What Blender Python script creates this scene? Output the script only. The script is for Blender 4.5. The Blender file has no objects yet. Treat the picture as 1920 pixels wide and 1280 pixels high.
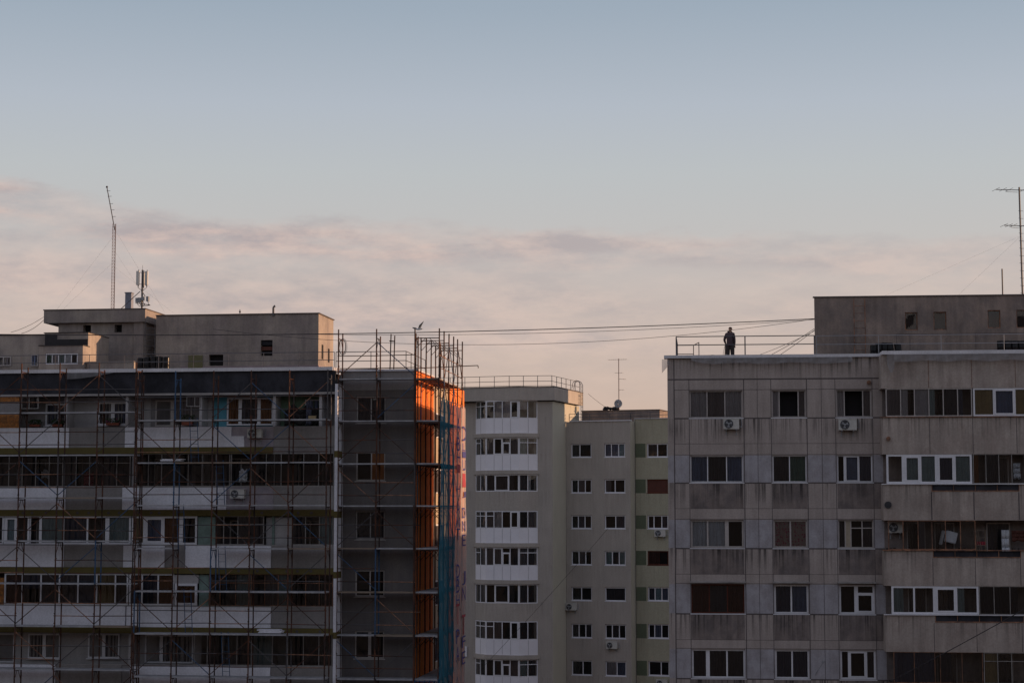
import bpy, bmesh, math, random
from mathutils import Vector, Matrix
random.seed(7)
R = math.radians
sc = bpy.context.scene
col = sc.collection

# ------------------------------------------------------------------ camera, sky, sun
FPX, CZ = 3500.0, 24.5                      # focal length in photo pixels (1920 wide), eye height
PITCH = math.atan(320.0 / FPX)
cam = bpy.data.cameras.new("camera"); cam.lens = 36.0 * FPX / 1920.0; cam.sensor_width = 36.0
cam.clip_start = 0.5; cam.clip_end = 6000
camo = bpy.data.objects.new("camera", cam); col.objects.link(camo)
camo.location = (0, 0, CZ); camo.rotation_euler = (R(90) + PITCH, 0, 0)
sc.camera = camo
SUN_AZ, SUN_EL = R(9.0), R(9.0)            # azimuth measured from +x towards +y
sun = bpy.data.lights.new("sun", 'SUN'); sun.energy = 5.0; sun.angle = R(0.5); sun.color = (1.0, 0.60, 0.34)
suno = bpy.data.objects.new("sun", sun); col.objects.link(suno)
sdir = Vector((math.cos(SUN_AZ) * math.cos(SUN_EL), math.sin(SUN_AZ) * math.cos(SUN_EL), math.sin(SUN_EL)))
suno.rotation_euler = (-sdir).to_track_quat('-Z', 'Y').to_euler(); suno.location = (60, 40, 60)
sc.view_settings.view_transform = 'Standard'; sc.view_settings.look = 'None'
sc.view_settings.exposure = 0.0; sc.view_settings.gamma = 1.0

def srgb(r, g, b):
    f = lambda c: (c / 255 / 12.92) if c / 255 < .04045 else ((c / 255 + .055) / 1.055) ** 2.4
    return (f(r), f(g), f(b), 1)

world = bpy.data.worlds.new("World"); sc.world = world; world.use_nodes = True
def build_world():
    nt = world.node_tree; N = nt.nodes; L = nt.links; N.clear()
    out = N.new('ShaderNodeOutputWorld'); bg = N.new('ShaderNodeBackground'); L.new(bg.outputs[0], out.inputs[0])
    tc = N.new('ShaderNodeTexCoord'); sep = N.new('ShaderNodeSeparateXYZ'); L.new(tc.outputs['Generated'], sep.inputs[0])
    ramp = N.new('ShaderNodeValToRGB'); L.new(sep.outputs[2], ramp.inputs[0])
    el = ramp.color_ramp.elements
    stops = [(0.0, (150, 124, 116)), (0.055, (202, 177, 163)), (0.085, (203, 182, 171)), (0.115, (200, 186, 179)), (0.145, (192, 188, 186)),
             (0.18, (186, 189, 191)), (0.215, (177, 184, 194)), (0.265, (156, 169, 183)), (0.45, (158, 162, 178)), (1.0, (150, 153, 170))]
    while len(el) < len(stops): el.new(0.5)
    for e, (p, c) in zip(el, stops): e.position = p; e.color = srgb(*c)
    # a soft bank of low cloud with a billowy upper edge, thinner towards the right
    def noise(scale, loc, det, rough):
        mp = N.new('ShaderNodeMapping'); L.new(tc.outputs['Generated'], mp.inputs[0]); mp.inputs['Scale'].default_value = scale; mp.inputs['Location'].default_value = loc
        n = N.new('ShaderNodeTexNoise'); L.new(mp.outputs[0], n.inputs[0]); n.inputs['Scale'].default_value = 1; n.inputs['Detail'].default_value = det; n.inputs['Roughness'].default_value = rough
        return n.outputs[0]
    def mr(x, a0, a1, b0, b1, smooth=False):
        m = N.new('ShaderNodeMapRange'); L.new(x, m.inputs[0]); m.interpolation_type = 'SMOOTHSTEP' if smooth else 'LINEAR'
        for i, v in enumerate((a0, a1, b0, b1)): m.inputs[i + 1].default_value = v
        return m.outputs[0]
    def ma(op, x, y):
        m = N.new('ShaderNodeMath'); m.operation = op
        for i, v in enumerate((x, y)):
            if isinstance(v, (int, float)): m.inputs[i].default_value = v
            else: L.new(v, m.inputs[i])
        return m.outputs[0]
    nA = noise((16, 16, 55), (3.1, .4, 1.3), 9, .62); nB = noise((7, 7, 44), (1.0, 2.2, .4), 8, .60); nC = noise((38, 38, 120), (0, 5, 1), 8, .65)
    zz = ma('ADD', sep.outputs[2], mr(sep.outputs[0], -.27, -.17, -.020, 0.0))
    zz = ma('ADD', zz, ma('MULTIPLY', ma('SUBTRACT', nA, .5), .022)); zz = ma('ADD', zz, ma('MULTIPLY', ma('SUBTRACT', nC, .5), .007))
    zz = ma('ADD', zz, mr(sep.outputs[0], -.05, .22, 0.0, .012))
    band = N.new('ShaderNodeValToRGB'); L.new(zz, band.inputs[0]); b = band.color_ramp.elements
    bs = [(0.055, 0.0), (0.080, .45), (.100, .9), (.118, .6), (.130, .45), (.137, 1.0), (.150, .95), (.1565, 0.0)]
    while len(b) < len(bs): b.new(.5)
    for e, (p, v) in zip(b, bs): e.position = p; e.color = (v, v, v, 1)
    mask = ma('MULTIPLY', band.outputs[0], mr(nB, .36, .58, .45, 1.0, True))
    mask = ma('MULTIPLY', mask, mr(sep.outputs[0], -.05, .24, 1.0, .5))
    lit = ma('ADD', ma('MULTIPLY', nC, .5), ma('MULTIPLY', nA, .5))
    cr = N.new('ShaderNodeValToRGB'); L.new(lit, cr.inputs[0]); c = cr.color_ramp.elements
    c[0].position = .42; c[0].color = srgb(175, 163, 164); c[1].position = .60; c[1].color = srgb(211, 187, 178)
    mix = N.new('ShaderNodeMixRGB'); L.new(mask, mix.inputs[0]); L.new(ramp.outputs[0], mix.inputs[1]); L.new(cr.outputs[0], mix.inputs[2])
    # physical sky adds the brighter side towards the low sun
    sky = N.new('ShaderNodeTexSky'); sky.sky_type = 'NISHITA'; sky.sun_disc = False; sky.sun_elevation = SUN_EL; sky.sun_rotation = R(90) - SUN_AZ
    sm = N.new('ShaderNodeMixRGB'); sm.blend_type = 'ADD'; sm.inputs[0].default_value = 0.012
    L.new(mix.outputs[0], sm.inputs[1]); L.new(sky.outputs[0], sm.inputs[2])
    # below the horizon: dark ground tone
    gm = N.new('ShaderNodeMapRange'); L.new(sep.outputs[2], gm.inputs[0]); gm.inputs[1].default_value = -.02; gm.inputs[2].default_value = .0
    m3 = N.new('ShaderNodeMixRGB'); L.new(gm.outputs[0], m3.inputs[0]); m3.inputs[1].default_value = (.03, .028, .028, 1); L.new(sm.outputs[0], m3.inputs[2])
    L.new(m3.outputs[0], bg.inputs[0]); bg.inputs[1].default_value = 0.97
build_world()

# ------------------------------------------------------------------ helpers
def tag(o, label=None, cat=None, group=None, kind=None):
    if label: o['label'] = label
    if cat: o['category'] = cat
    if group: o['group'] = group
    if kind: o['kind'] = kind
    return o

def ray(px, py):
    u = (px - 960) / FPX; v = (640 - py) / FPX
    return Vector((u, math.cos(PITCH) - v * math.sin(PITCH), math.sin(PITCH) + v * math.cos(PITCH)))
def at(px, py, Y):
    d = ray(px, py); t = Y / d.y
    return Vector((d.x * t, Y, CZ + d.z * t))

class Frame:
    """a building's own axes: u along its front (to the right), d into its depth, z up"""
    def __init__(s, px, Y, tan):
        s.a = math.atan(tan); s.o = Vector(((px - 960) / FPX * Y, Y, 0))
        s.U = Vector((math.cos(s.a), -math.sin(s.a), 0)); s.D = Vector((math.sin(s.a), math.cos(s.a), 0))
    def uz(s, px, py, d=0.0):
        r = ray(px, py); t = (s.o.dot(s.D) + d) / r.dot(s.D)
        p = r * t
        return (p - s.o).dot(s.U), CZ + p.z
    def u(s, px, py=757, d=0.0): return s.uz(px, py, d)[0]
    def z(s, py, px=960, d=0.0): return s.uz(px, py, d)[1]
    def us(s, px, u_):       # depth at which the side plane u=u_ is met
        r = ray(px, 757); k = s.o.dot(s.U) + u_
        t = k / r.dot(s.U); return (r * t - s.o).dot(s.D)
    def w(s, u, d, z): return s.o + s.U * u + s.D * d + Vector((0, 0, z))
WORLD = Frame(960, 0.0, 0.0)

ORI = {}
class MB:
    def __init__(s, xf=None): s.v = []; s.f = []; s.m = []; s.xf = xf
    def quad(s, pts, m=0):
        n = len(s.v)
        for p in pts: s.v.append(s.xf(*p) if s.xf else tuple(p))
        s.f.append(tuple(range(n, n + len(pts)))); s.m.append(m)
    def box(s, u0, u1, d0, d1, z0, z1, m=0):
        if u0 > u1: u0, u1 = u1, u0
        if z0 > z1: z0, z1 = z1, z0
        if d0 > d1: d0, d1 = d1, d0
        P = [(u0, d0, z0), (u1, d0, z0), (u1, d1, z0), (u0, d1, z0), (u0, d0, z1), (u1, d0, z1), (u1, d1, z1), (u0, d1, z1)]
        n = len(s.v); s.v += [s.xf(*p) if s.xf else p for p in P]
        for f in ((0, 3, 2, 1), (4, 5, 6, 7), (0, 1, 5, 4), (1, 2, 6, 5), (2, 3, 7, 6), (3, 0, 4, 7)):
            s.f.append(tuple(n + i for i in f)); s.m.append(m)
        return s
    def prism(s, pts, z0, z1, m=0):
        n = len(s.v); k = len(pts)
        for z in (z0, z1):
            for (a, b) in pts: s.v.append(s.xf(a, b, z) if s.xf else (a, b, z))
        for i in range(k):
            j = (i + 1) % k; s.f.append((n + i, n + j, n + k + j, n + k + i)); s.m.append(m)
        s.f.append(tuple(n + k + i for i in range(k))); s.m.append(m)
        s.f.append(tuple(n + k - 1 - i for i in range(k))); s.m.append(m)
        return s
    def tube(s, p, q, r=.024, n=6, m=0, r2=None):
        p = Vector(s.xf(*p) if s.xf else p); q = Vector(s.xf(*q) if s.xf else q)
        a = (q - p)
        if a.length < 1e-6: return s
        a.normalize(); b = a.orthogonal().normalized(); c = a.cross(b); k = len(s.v)
        for (o, rr) in ((p, r), (q, r if r2 is None else r2)):
            for i in range(n):
                t = 2 * math.pi * i / n; s.v.append(tuple(o + (b * math.cos(t) + c * math.sin(t)) * rr))
        for i in range(n):
            j = (i + 1) % n; s.f.append((k + i, k + j, k + n + j, k + n + i)); s.m.append(m)
        s.f.append(tuple(k + n - 1 - i for i in range(n))); s.m.append(m)
        s.f.append(tuple(k + n + i for i in range(n))); s.m.append(m)
        return s
    def path(s, pts, r=.01, n=5, m=0):
        for a, b in zip(pts, pts[1:]): s.tube(a, b, r, n, m)
        return s
    def ball(s, c, r, m=0, n=8, sq=(1, 1, 1), jit=0):
        c = Vector(c); k = len(s.v); rings = n // 2 + 1
        for i in range(rings):
            t = math.pi * i / (rings - 1)
            for j in range(n):
                p = 2 * math.pi * j / n; rr = r * (1 + random.uniform(-jit, jit))
                s.v.append((c.x + rr * sq[0] * math.sin(t) * math.cos(p), c.y + rr * sq[1] * math.sin(t) * math.sin(p), c.z + rr * sq[2] * math.cos(t)))
        for i in range(rings - 1):
            for j in range(n):
                a = k + i * n + j; b = k + i * n + (j + 1) % n
                s.f.append((a, a + n, b + n, b)); s.m.append(m)
        return s
    def build(s, name, mats, parent=None, smooth=False):
        if not isinstance(mats, (list, tuple)): mats = [mats]
        me = bpy.data.meshes.new(name)
        o_ = ORI.get(parent.name, (0, 0, 0)) if parent else (0, 0, 0)
        me.from_pydata([(a - o_[0], b - o_[1], c - o_[2]) for a, b, c in s.v], [], s.f)
        for mt in mats: me.materials.append(M[mt] if isinstance(mt, str) else mt)
        me.polygons.foreach_set('material_index', s.m)
        if smooth: me.polygons.foreach_set('use_smooth', [True] * len(s.f))
        me.update()
        bm = bmesh.new(); bm.from_mesh(me); bmesh.ops.recalc_face_normals(bm, faces=bm.faces) if smooth is not None else None
        bm.to_mesh(me); bm.free()
        o = bpy.data.objects.new(name, me); col.objects.link(o)
        if parent: o.parent = parent; ORI[o.name] = o_
        return o

def thing(name, fr, base, label, cat, group=None):
    o = bpy.data.objects.new(name, None); col.objects.link(o); o.empty_display_size = .3
    o.location = fr.w(*base); o.rotation_euler = (0, 0, -fr.a); ORI[o.name] = base
    return tag(o, label, cat, group)
def single(mb, name, mats, fr, label, cat, group=None, smooth=False, base=None):
    """a thing that is one mesh: verts given in fr coordinates"""
    xs = [v[0] for v in mb.v]; ys = [v[1] for v in mb.v]; zs = [v[2] for v in mb.v]
    b = base or ((min(xs) + max(xs)) / 2, (min(ys) + max(ys)) / 2, min(zs))
    mb.v = [(x - b[0], y - b[1], z - b[2]) for x, y, z in mb.v]
    o = mb.build(name, mats, None, smooth); o.location = fr.w(*b); o.rotation_euler = (0, 0, -fr.a)
    return tag(o, label, cat, group)

# ------------------------------------------------------------------ materials
M = {}
def mat(name, c, rough=.85, var=.18, scale=1.2, fine=.1, streak=0.0, metal=0.0, spec=.3, bump=0.0, c2=None, drip=None):
    m = bpy.data.materials.new(name); m.use_nodes = True; nt = m.node_tree; N = nt.nodes; L = nt.links
    b = N['Principled BSDF']; b.inputs['Roughness'].default_value = rough; b.inputs['Metallic'].default_value = metal
    b.inputs['Specular IOR Level'].default_value = spec
    tc = N.new('ShaderNodeTexCoord')
    def noise(sx, sy, sz, sc_=1.0, det=5):
        mp = N.new('ShaderNodeMapping'); mp.inputs['Scale'].default_value = (sx, sy, sz); L.new(tc.outputs['Object'], mp.inputs[0])
        n = N.new('ShaderNodeTexNoise'); n.inputs['Scale'].default_value = sc_; n.inputs['Detail'].default_value = det; n.inputs['Roughness'].default_value = .6
        L.new(mp.outputs[0], n.inputs[0]); return n.outputs[0]
    def rng(x, a, b_, c_, d):
        r = N.new('ShaderNodeMapRange'); L.new(x, r.inputs[0]); r.inputs[1].default_value = a; r.inputs[2].default_value = b_
        r.inputs[3].default_value = c_; r.inputs[4].default_value = d; return r.outputs[0]
    def mul(a, b_):
        x = N.new('ShaderNodeMath'); x.operation = 'MULTIPLY'; L.new(a, x.inputs[0])
        if isinstance(b_, (int, float)): x.inputs[1].default_value = b_
        else: L.new(b_, x.inputs[1])
        return x.outputs[0]
    big = noise(scale, scale, scale)
    f = rng(big, .25, .75, 1 - var, 1 + var)
    if fine: f = mul(f, rng(noise(14, 14, 14, 1, 3), .3, .7, 1 - fine, 1 + fine))
    if streak:
        f = mul(f, rng(noise(4.5, 4.5, .35), .35, .7, 1 + streak * .5, 1 - streak))
    if drip:   # (sill height, storey height, strength): dirt that ran down below the sills
        sp = N.new('ShaderNodeSeparateXYZ'); L.new(tc.outputs['Object'], sp.inputs[0])
        s1 = N.new('ShaderNodeMath'); s1.operation = 'SUBTRACT'; s1.inputs[0].default_value = drip[0] + drip[1] * 20; L.new(sp.outputs[2], s1.inputs[1])
        s2 = N.new('ShaderNodeMath'); s2.operation = 'DIVIDE'; L.new(s1.outputs[0], s2.inputs[0]); s2.inputs[1].default_value = drip[1]
        s3 = N.new('ShaderNodeMath'); s3.operation = 'FRACT'; L.new(s2.outputs[0], s3.inputs[0])
        nn = noise(6.5, 6.5, .10, 1, 4)
        a = mul(mul(rng(nn, .50, .58, 0, 1), rng(s3.outputs[0], .0, .42, 1, 0)), rng(noise(.55, .55, .45, 1, 2), .40, .55, .30, 1))
        f = mul(f, rng(a, 0, 1, 1, 1 - drip[2]))
    mx = N.new('ShaderNodeMixRGB'); mx.blend_type = 'MULTIPLY'; mx.inputs[0].default_value = 1
    base = N.new('ShaderNodeRGB'); base.outputs[0].default_value = (*c, 1)
    src = base.outputs[0]
    if c2:
        m2 = N.new('ShaderNodeMixRGB'); L.new(rng(noise(scale * 1.7, scale * 1.7, scale * 1.2, 1, 6), .42, .6, 0, 1), m2.inputs[0])
        L.new(src, m2.inputs[1]); m2.inputs[2].default_value = (*c2, 1); src = m2.outputs[0]
    L.new(src, mx.inputs[1])
    cb = N.new('ShaderNodeCombineXYZ'); [L.new(f, cb.inputs[i]) for i in range(3)]
    L.new(cb.outputs[0], mx.inputs[2]); L.new(mx.outputs[0], b.inputs['Base Color'])
    if bump:
        bp = N.new('ShaderNodeBump'); bp.inputs['Strength'].default_value = bump; bp.inputs['Distance'].default_value = .02
        L.new(noise(9, 9, 9, 1, 4), bp.inputs['Height']); L.new(bp.outputs[0], b.inputs['Normal'])
    M[name] = m; return m
def sheer(name, c, alpha, transl=.5, var=.1):
    m = bpy.data.materials.new(name); m.use_nodes = True; N = m.node_tree.nodes; L = m.node_tree.links
    N.remove(N['Principled BSDF']); out = N['Material Output']
    d = N.new('ShaderNodeBsdfDiffuse'); d.inputs[0].default_value = (*c, 1); t = N.new('ShaderNodeBsdfTranslucent'); t.inputs[0].default_value = (*c, 1)
    x = N.new('ShaderNodeMixShader'); x.inputs[0].default_value = transl; L.new(d.outputs[0], x.inputs[1]); L.new(t.outputs[0], x.inputs[2])
    tr = N.new('ShaderNodeBsdfTransparent'); y = N.new('ShaderNodeMixShader')
    tc = N.new('ShaderNodeTexCoord'); mp = N.new('ShaderNodeMapping'); mp.inputs['Scale'].default_value = (2.2, 2.2, .25); L.new(tc.outputs['Object'], mp.inputs[0])
    n = N.new('ShaderNodeTexNoise'); n.inputs['Scale'].default_value = 1.5; L.new(mp.outputs[0], n.inputs[0])
    r = N.new('ShaderNodeMapRange'); L.new(n.outputs[0], r.inputs[0]); r.inputs[1].default_value = .3; r.inputs[2].default_value = .7
    r.inputs[3].default_value = alpha - var; r.inputs[4].default_value = alpha + var; L.new(r.outputs[0], y.inputs[0])
    L.new(tr.outputs[0], y.inputs[1]); L.new(x.outputs[0], y.inputs[2]); L.new(y.outputs[0], out.inputs[0])
    M[name] = m; return m
def glass(name, tint=.78):
    m = bpy.data.materials.new(name); m.use_nodes = True; N = m.node_tree.nodes; L = m.node_tree.links
    N.remove(N['Principled BSDF']); out = N['Material Output']
    g = N.new('ShaderNodeBsdfGlossy'); g.inputs[1].default_value = .04; g.inputs[0].default_value = (.9, .95, 1, 1)
    t = N.new('ShaderNodeBsdfTransparent'); t.inputs[0].default_value = (tint, tint, tint, 1)
    fr = N.new('ShaderNodeFresnel'); fr.inputs[0].default_value = 1.6
    tc = N.new('ShaderNodeTexCoord'); n = N.new('ShaderNodeTexNoise'); n.inputs['Scale'].default_value = .9; n.inputs['Detail'].default_value = 1; L.new(tc.outputs['Object'], n.inputs[0])
    bp = N.new('ShaderNodeBump'); bp.inputs['Strength'].default_value = .5; bp.inputs['Distance'].default_value = .06; L.new(n.outputs[0], bp.inputs['Height']); L.new(bp.outputs[0], g.inputs['Normal'])
    x = N.new('ShaderNodeMixShader'); L.new(fr.outputs[0], x.inputs[0]); L.new(t.outputs[0], x.inputs[1]); L.new(g.outputs[0], x.inputs[2]); L.new(x.outputs[0], out.inputs[0])
    M[name] = m; return m

# right block (dirty precast concrete)
ZS_R, H_R = 28.6, 2.81
def concrete_set():
    d = (ZS_R, H_R, .82)
    mat('conc', (.395, .34, .315), streak=.12, var=.12, scale=.6, bump=.3, drip=d, c2=(.36, .31, .285))
    mat('conc_light', (.385, .37, .40), streak=.10, var=.12, bump=.2, c2=(.32, .30, .315))
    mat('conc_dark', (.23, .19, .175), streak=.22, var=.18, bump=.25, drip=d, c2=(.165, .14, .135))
    mat('conc_roof', (.27, .215, .185), streak=.18, var=.2, scale=.7, bump=.3, c2=(.20, .165, .15))
    mat('conc_balc', (.39, .335, .30), streak=.16, var=.16, scale=.7, bump=.3, c2=(.33, .275, .245), drip=(28.55, 2.81, .45))
concrete_set()
mat('joint', (.10, .085, .085), var=.3)
mat('coping', (.62, .61, .64), rough=.6, var=.15, streak=0)
mat('tar', (.035, .033, .036), rough=.9, var=.3)
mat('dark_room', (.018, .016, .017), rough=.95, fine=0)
mat('pvc', (.68, .68, .72), rough=.45, var=.08, fine=.05)
mat('pvc_cream', (.42, .385, .37), rough=.55, var=.12)
mat('thin_metal', (.30, .28, .27), rough=.6, var=.3, scale=3)
mat('rust_metal', (.30, .15, .09), rough=.8, var=.4, scale=3, c2=(.14, .08, .06))
mat('brown_wood', (.11, .03, .018), rough=.7, var=.3)
# middle building (insulated render)
mat('render_beige', (.405, .365, .33), var=.09, scale=.35, streak=.07, bump=.1, drip=(28.9, 2.78, .16), c2=(.38, .345, .31))
mat('render_green', (.47, .45, .375), var=.06, scale=.5, streak=.04, bump=.08)
mat('render_yellow', (.37, .35, .265), var=.09, scale=.4, streak=.07, bump=.1, drip=(28.9, 2.78, .16))
mat('render_olive', (.11, .13, .085), var=.08)
mat('white_panel', (.76, .75, .80), rough=.5, var=.05, fine=.03)
# left building
mat('foam_white', (.74, .74, .80), var=.07, scale=1.5, streak=.05)
mat('foam_grey', (.255, .24, .235), var=.10, streak=.08)
mat('lilac', (.29, .26, .295), var=.2, c2=(.35, .31, .33))
mat('olive', (.125, .10, .035), var=.12, streak=.05)
mat('fascia', (.022, .022, .028), var=.35, scale=.8, c2=(.04, .04, .05))
mat('end_wall', (.15, .132, .125), var=.16, scale=.5, streak=.12, bump=.2, c2=(.125, .115, .115))
mat('end_top', (.26, .25, .25), var=.12, streak=.1)
mat('ph_wall', (.33, .285, .25), var=.2, scale=.5, streak=.16, bump=.3, c2=(.25, .215, .20))
mat('ph_band', (.28, .22, .235), var=.2)
mat('orange', (.88, .205, .035), var=.06, scale=1, streak=.05, rough=.8)
mat('beige_recess', (.40, .32, .235), var=.1)
mat('door_olive', (.15, .14, .075), var=.15)
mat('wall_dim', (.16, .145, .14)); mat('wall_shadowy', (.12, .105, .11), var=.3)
mat('wall_white', (.40, .385, .39), var=.1, streak=.08)
mat('wall_grey', (.24, .225, .225), var=.15)
mat('wall_blue', (.12, .36, .47), var=.1)
mat('wall_green', (.16, .24, .17), var=.2)
mat('wall_teal', (.17, .235, .215), var=.25, scale=3)
mat('osb', (.42, .17, .05), var=.35, scale=6, fine=.25, c2=(.25, .12, .05))
mat('slab', (.33, .31, .30), var=.2)
# scaffolding
mat('scaf', (.10, .042, .026), rough=.7, var=.5, scale=1.3, c2=(.035, .025, .025), spec=.2)
mat('scaf_blue', (.035, .08, .16), rough=.6, var=.3)
mat('scaf_grey', (.07, .065, .07), rough=.6, var=.3)
mat('deck', (.34, .34, .36), rough=.7, var=.35, scale=2)
mat('deck_wood', (.24, .19, .15), rough=.85, var=.3, scale=2)
sheer('net_blue', (.045, .21, .31), .82, .5, .10)
sheer('banner_sheet', (.64, .55, .54), .85, .45, .10)
sheer('plastic', (.42, .41, .42), .62, .5, .15)
mat('ink_blue', (.06, .06, .22), var=.2); mat('ink_red', (.35, .05, .07), var=.2)
glass('glass'); glass('glass_dark', .62)
# small things
mat('ac_white', (.50, .49, .46), rough=.5, var=.08); mat('ac_dark', (.04, .04, .045), rough=.6)
mat('galv', (.28, .29, .31), rough=.5, metal=.4, var=.15); mat('rail', (.09, .09, .10), rough=.6, var=.3)
mat('black_tar', (.010, .010, .012), rough=.32, spec=.22, var=.2)
mat('cable', (.05, .045, .05), rough=.7); mat('mast_red', (.20, .13, .12), rough=.7, var=.3)
mat('cell_white', (.62, .60, .56), rough=.4, var=.05); mat('chimney_blue', (.22, .24, .30), rough=.6, var=.15)
mat('dish', (.40, .42, .46), rough=.5)
mat('asphalt', (.05, .05, .052), var=.2); mat('ground', (.06, .058, .05), var=.3)
mat('leaf', (.045, .075, .03), var=.4); mat('pot', (.25, .08, .05)); mat('flower', (.5, .08, .25))
mat('skin', (.42, .24, .17), rough=.6, fine=0); mat('jacket', (.085, .058, .068), rough=.9, var=.2, scale=6)
mat('trousers', (.055, .045, .045), rough=.9, var=.2, scale=6); mat('hair', (.018, .014, .013), rough=.8); mat('shoe', (.02, .02, .022))
mat('feather', (.55, .56, .58)); mat('feather_dark', (.07, .09, .11))
CUR = {'g': (.38, .36, .38), 'b': (.15, .18, .27), 't': (.24, .30, .31), 'n': (.085, .09, .13), 'w': (.50, .52, .56), 'o': (.30, .23, .13),
       'r': (.16, .06, .045), 'k': (.085, .078, .09), 'G': (.14, .22, .19), 'e': (.38, .32, .25), 'c': (.32, .13, .05), 'm': (.20, .175, .185), 'l': (.26, .36, .42)}
for k, c in CUR.items(): mat('cur_' + k, tuple(x * {'k': .8, 'm': .9, 'r': .62, 'c': .62, 'n': 1.0, 'e': 1, 'G': .9}.get(k, 1.15) for x in c), var=.12, scale=2, streak=.12)
def floral():
    m = mat('cur_p', (.40, .22, .24)); N = m.node_tree.nodes; L = m.node_tree.links; b = N['Principled BSDF']
    tc = N.new('ShaderNodeTexCoord'); v = N.new('ShaderNodeTexVoronoi'); v.inputs['Scale'].default_value = 9; L.new(tc.outputs['Object'], v.inputs[0])
    r = N.new('ShaderNodeValToRGB'); L.new(v.outputs['Distance'], r.inputs[0]); e = r.color_ramp.elements
    e[0].position = .15; e[0].color = (.42, .10, .17, 1); e[1].position = .5; e[1].color = (.42, .33, .30, 1); L.new(r.outputs[0], b.inputs['Base Color'])
floral()

# ------------------------------------------------------------------ building pieces
def wall(mb, u0, u1, z0, z1, ops, d, rd, mfn=lambda u, z: 0, back=1, eu=(), ez=(), rv=0):
    us = sorted(set([u0, u1] + [x for o in ops for x in o[:2] if u0 < x < u1] + [x for x in eu if u0 < x < u1]))
    zs = sorted(set([z0, z1] + [x for o in ops for x in o[2:4] if z0 < x < z1] + [x for x in ez if z0 < x < z1]))
    for a, b in zip(us, us[1:]):
        for c, e in zip(zs, zs[1:]):
            uc, zc = (a + b) / 2, (c + e) / 2
            if any(o[0] < uc < o[1] and o[2] < zc < o[3] for o in ops): continue
            mb.quad([(a, d, c), (b, d, c), (b, d, e), (a, d, e)], mfn(uc, zc))
    for (a, b, c, e) in [o[:4] for o in ops]:
        D = d + rd
        mb.quad([(a, d, c), (a, d, e), (a, D, e), (a, D, c)], rv); mb.quad([(b, d, c), (b, D, c), (b, D, e), (b, d, e)], rv)
        mb.quad([(a, d, c), (a, D, c), (b, D, c), (b, d, c)], rv); mb.quad([(a, d, e), (b, d, e), (b, D, e), (a, D, e)], rv)
        mb.quad([(a, D, c), (a, D, e), (b, D, e), (b, D, c)], back)

def shell(mb, u0, u1, d0, d1, z0, z1, m=0, top=0):
    mb.quad([(u0, d0, z0), (u0, d0, z1), (u0, d1, z1), (u0, d1, z0)], m); mb.quad([(u1, d0, z0), (u1, d1, z0), (u1, d1, z1), (u1, d0, z1)], m)
    mb.quad([(u0, d1, z0), (u0, d1, z1), (u1, d1, z1), (u1, d1, z0)], m); mb.quad([(u0, d0, z1), (u1, d0, z1), (u1, d1, z1), (u0, d1, z1)], top)

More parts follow.
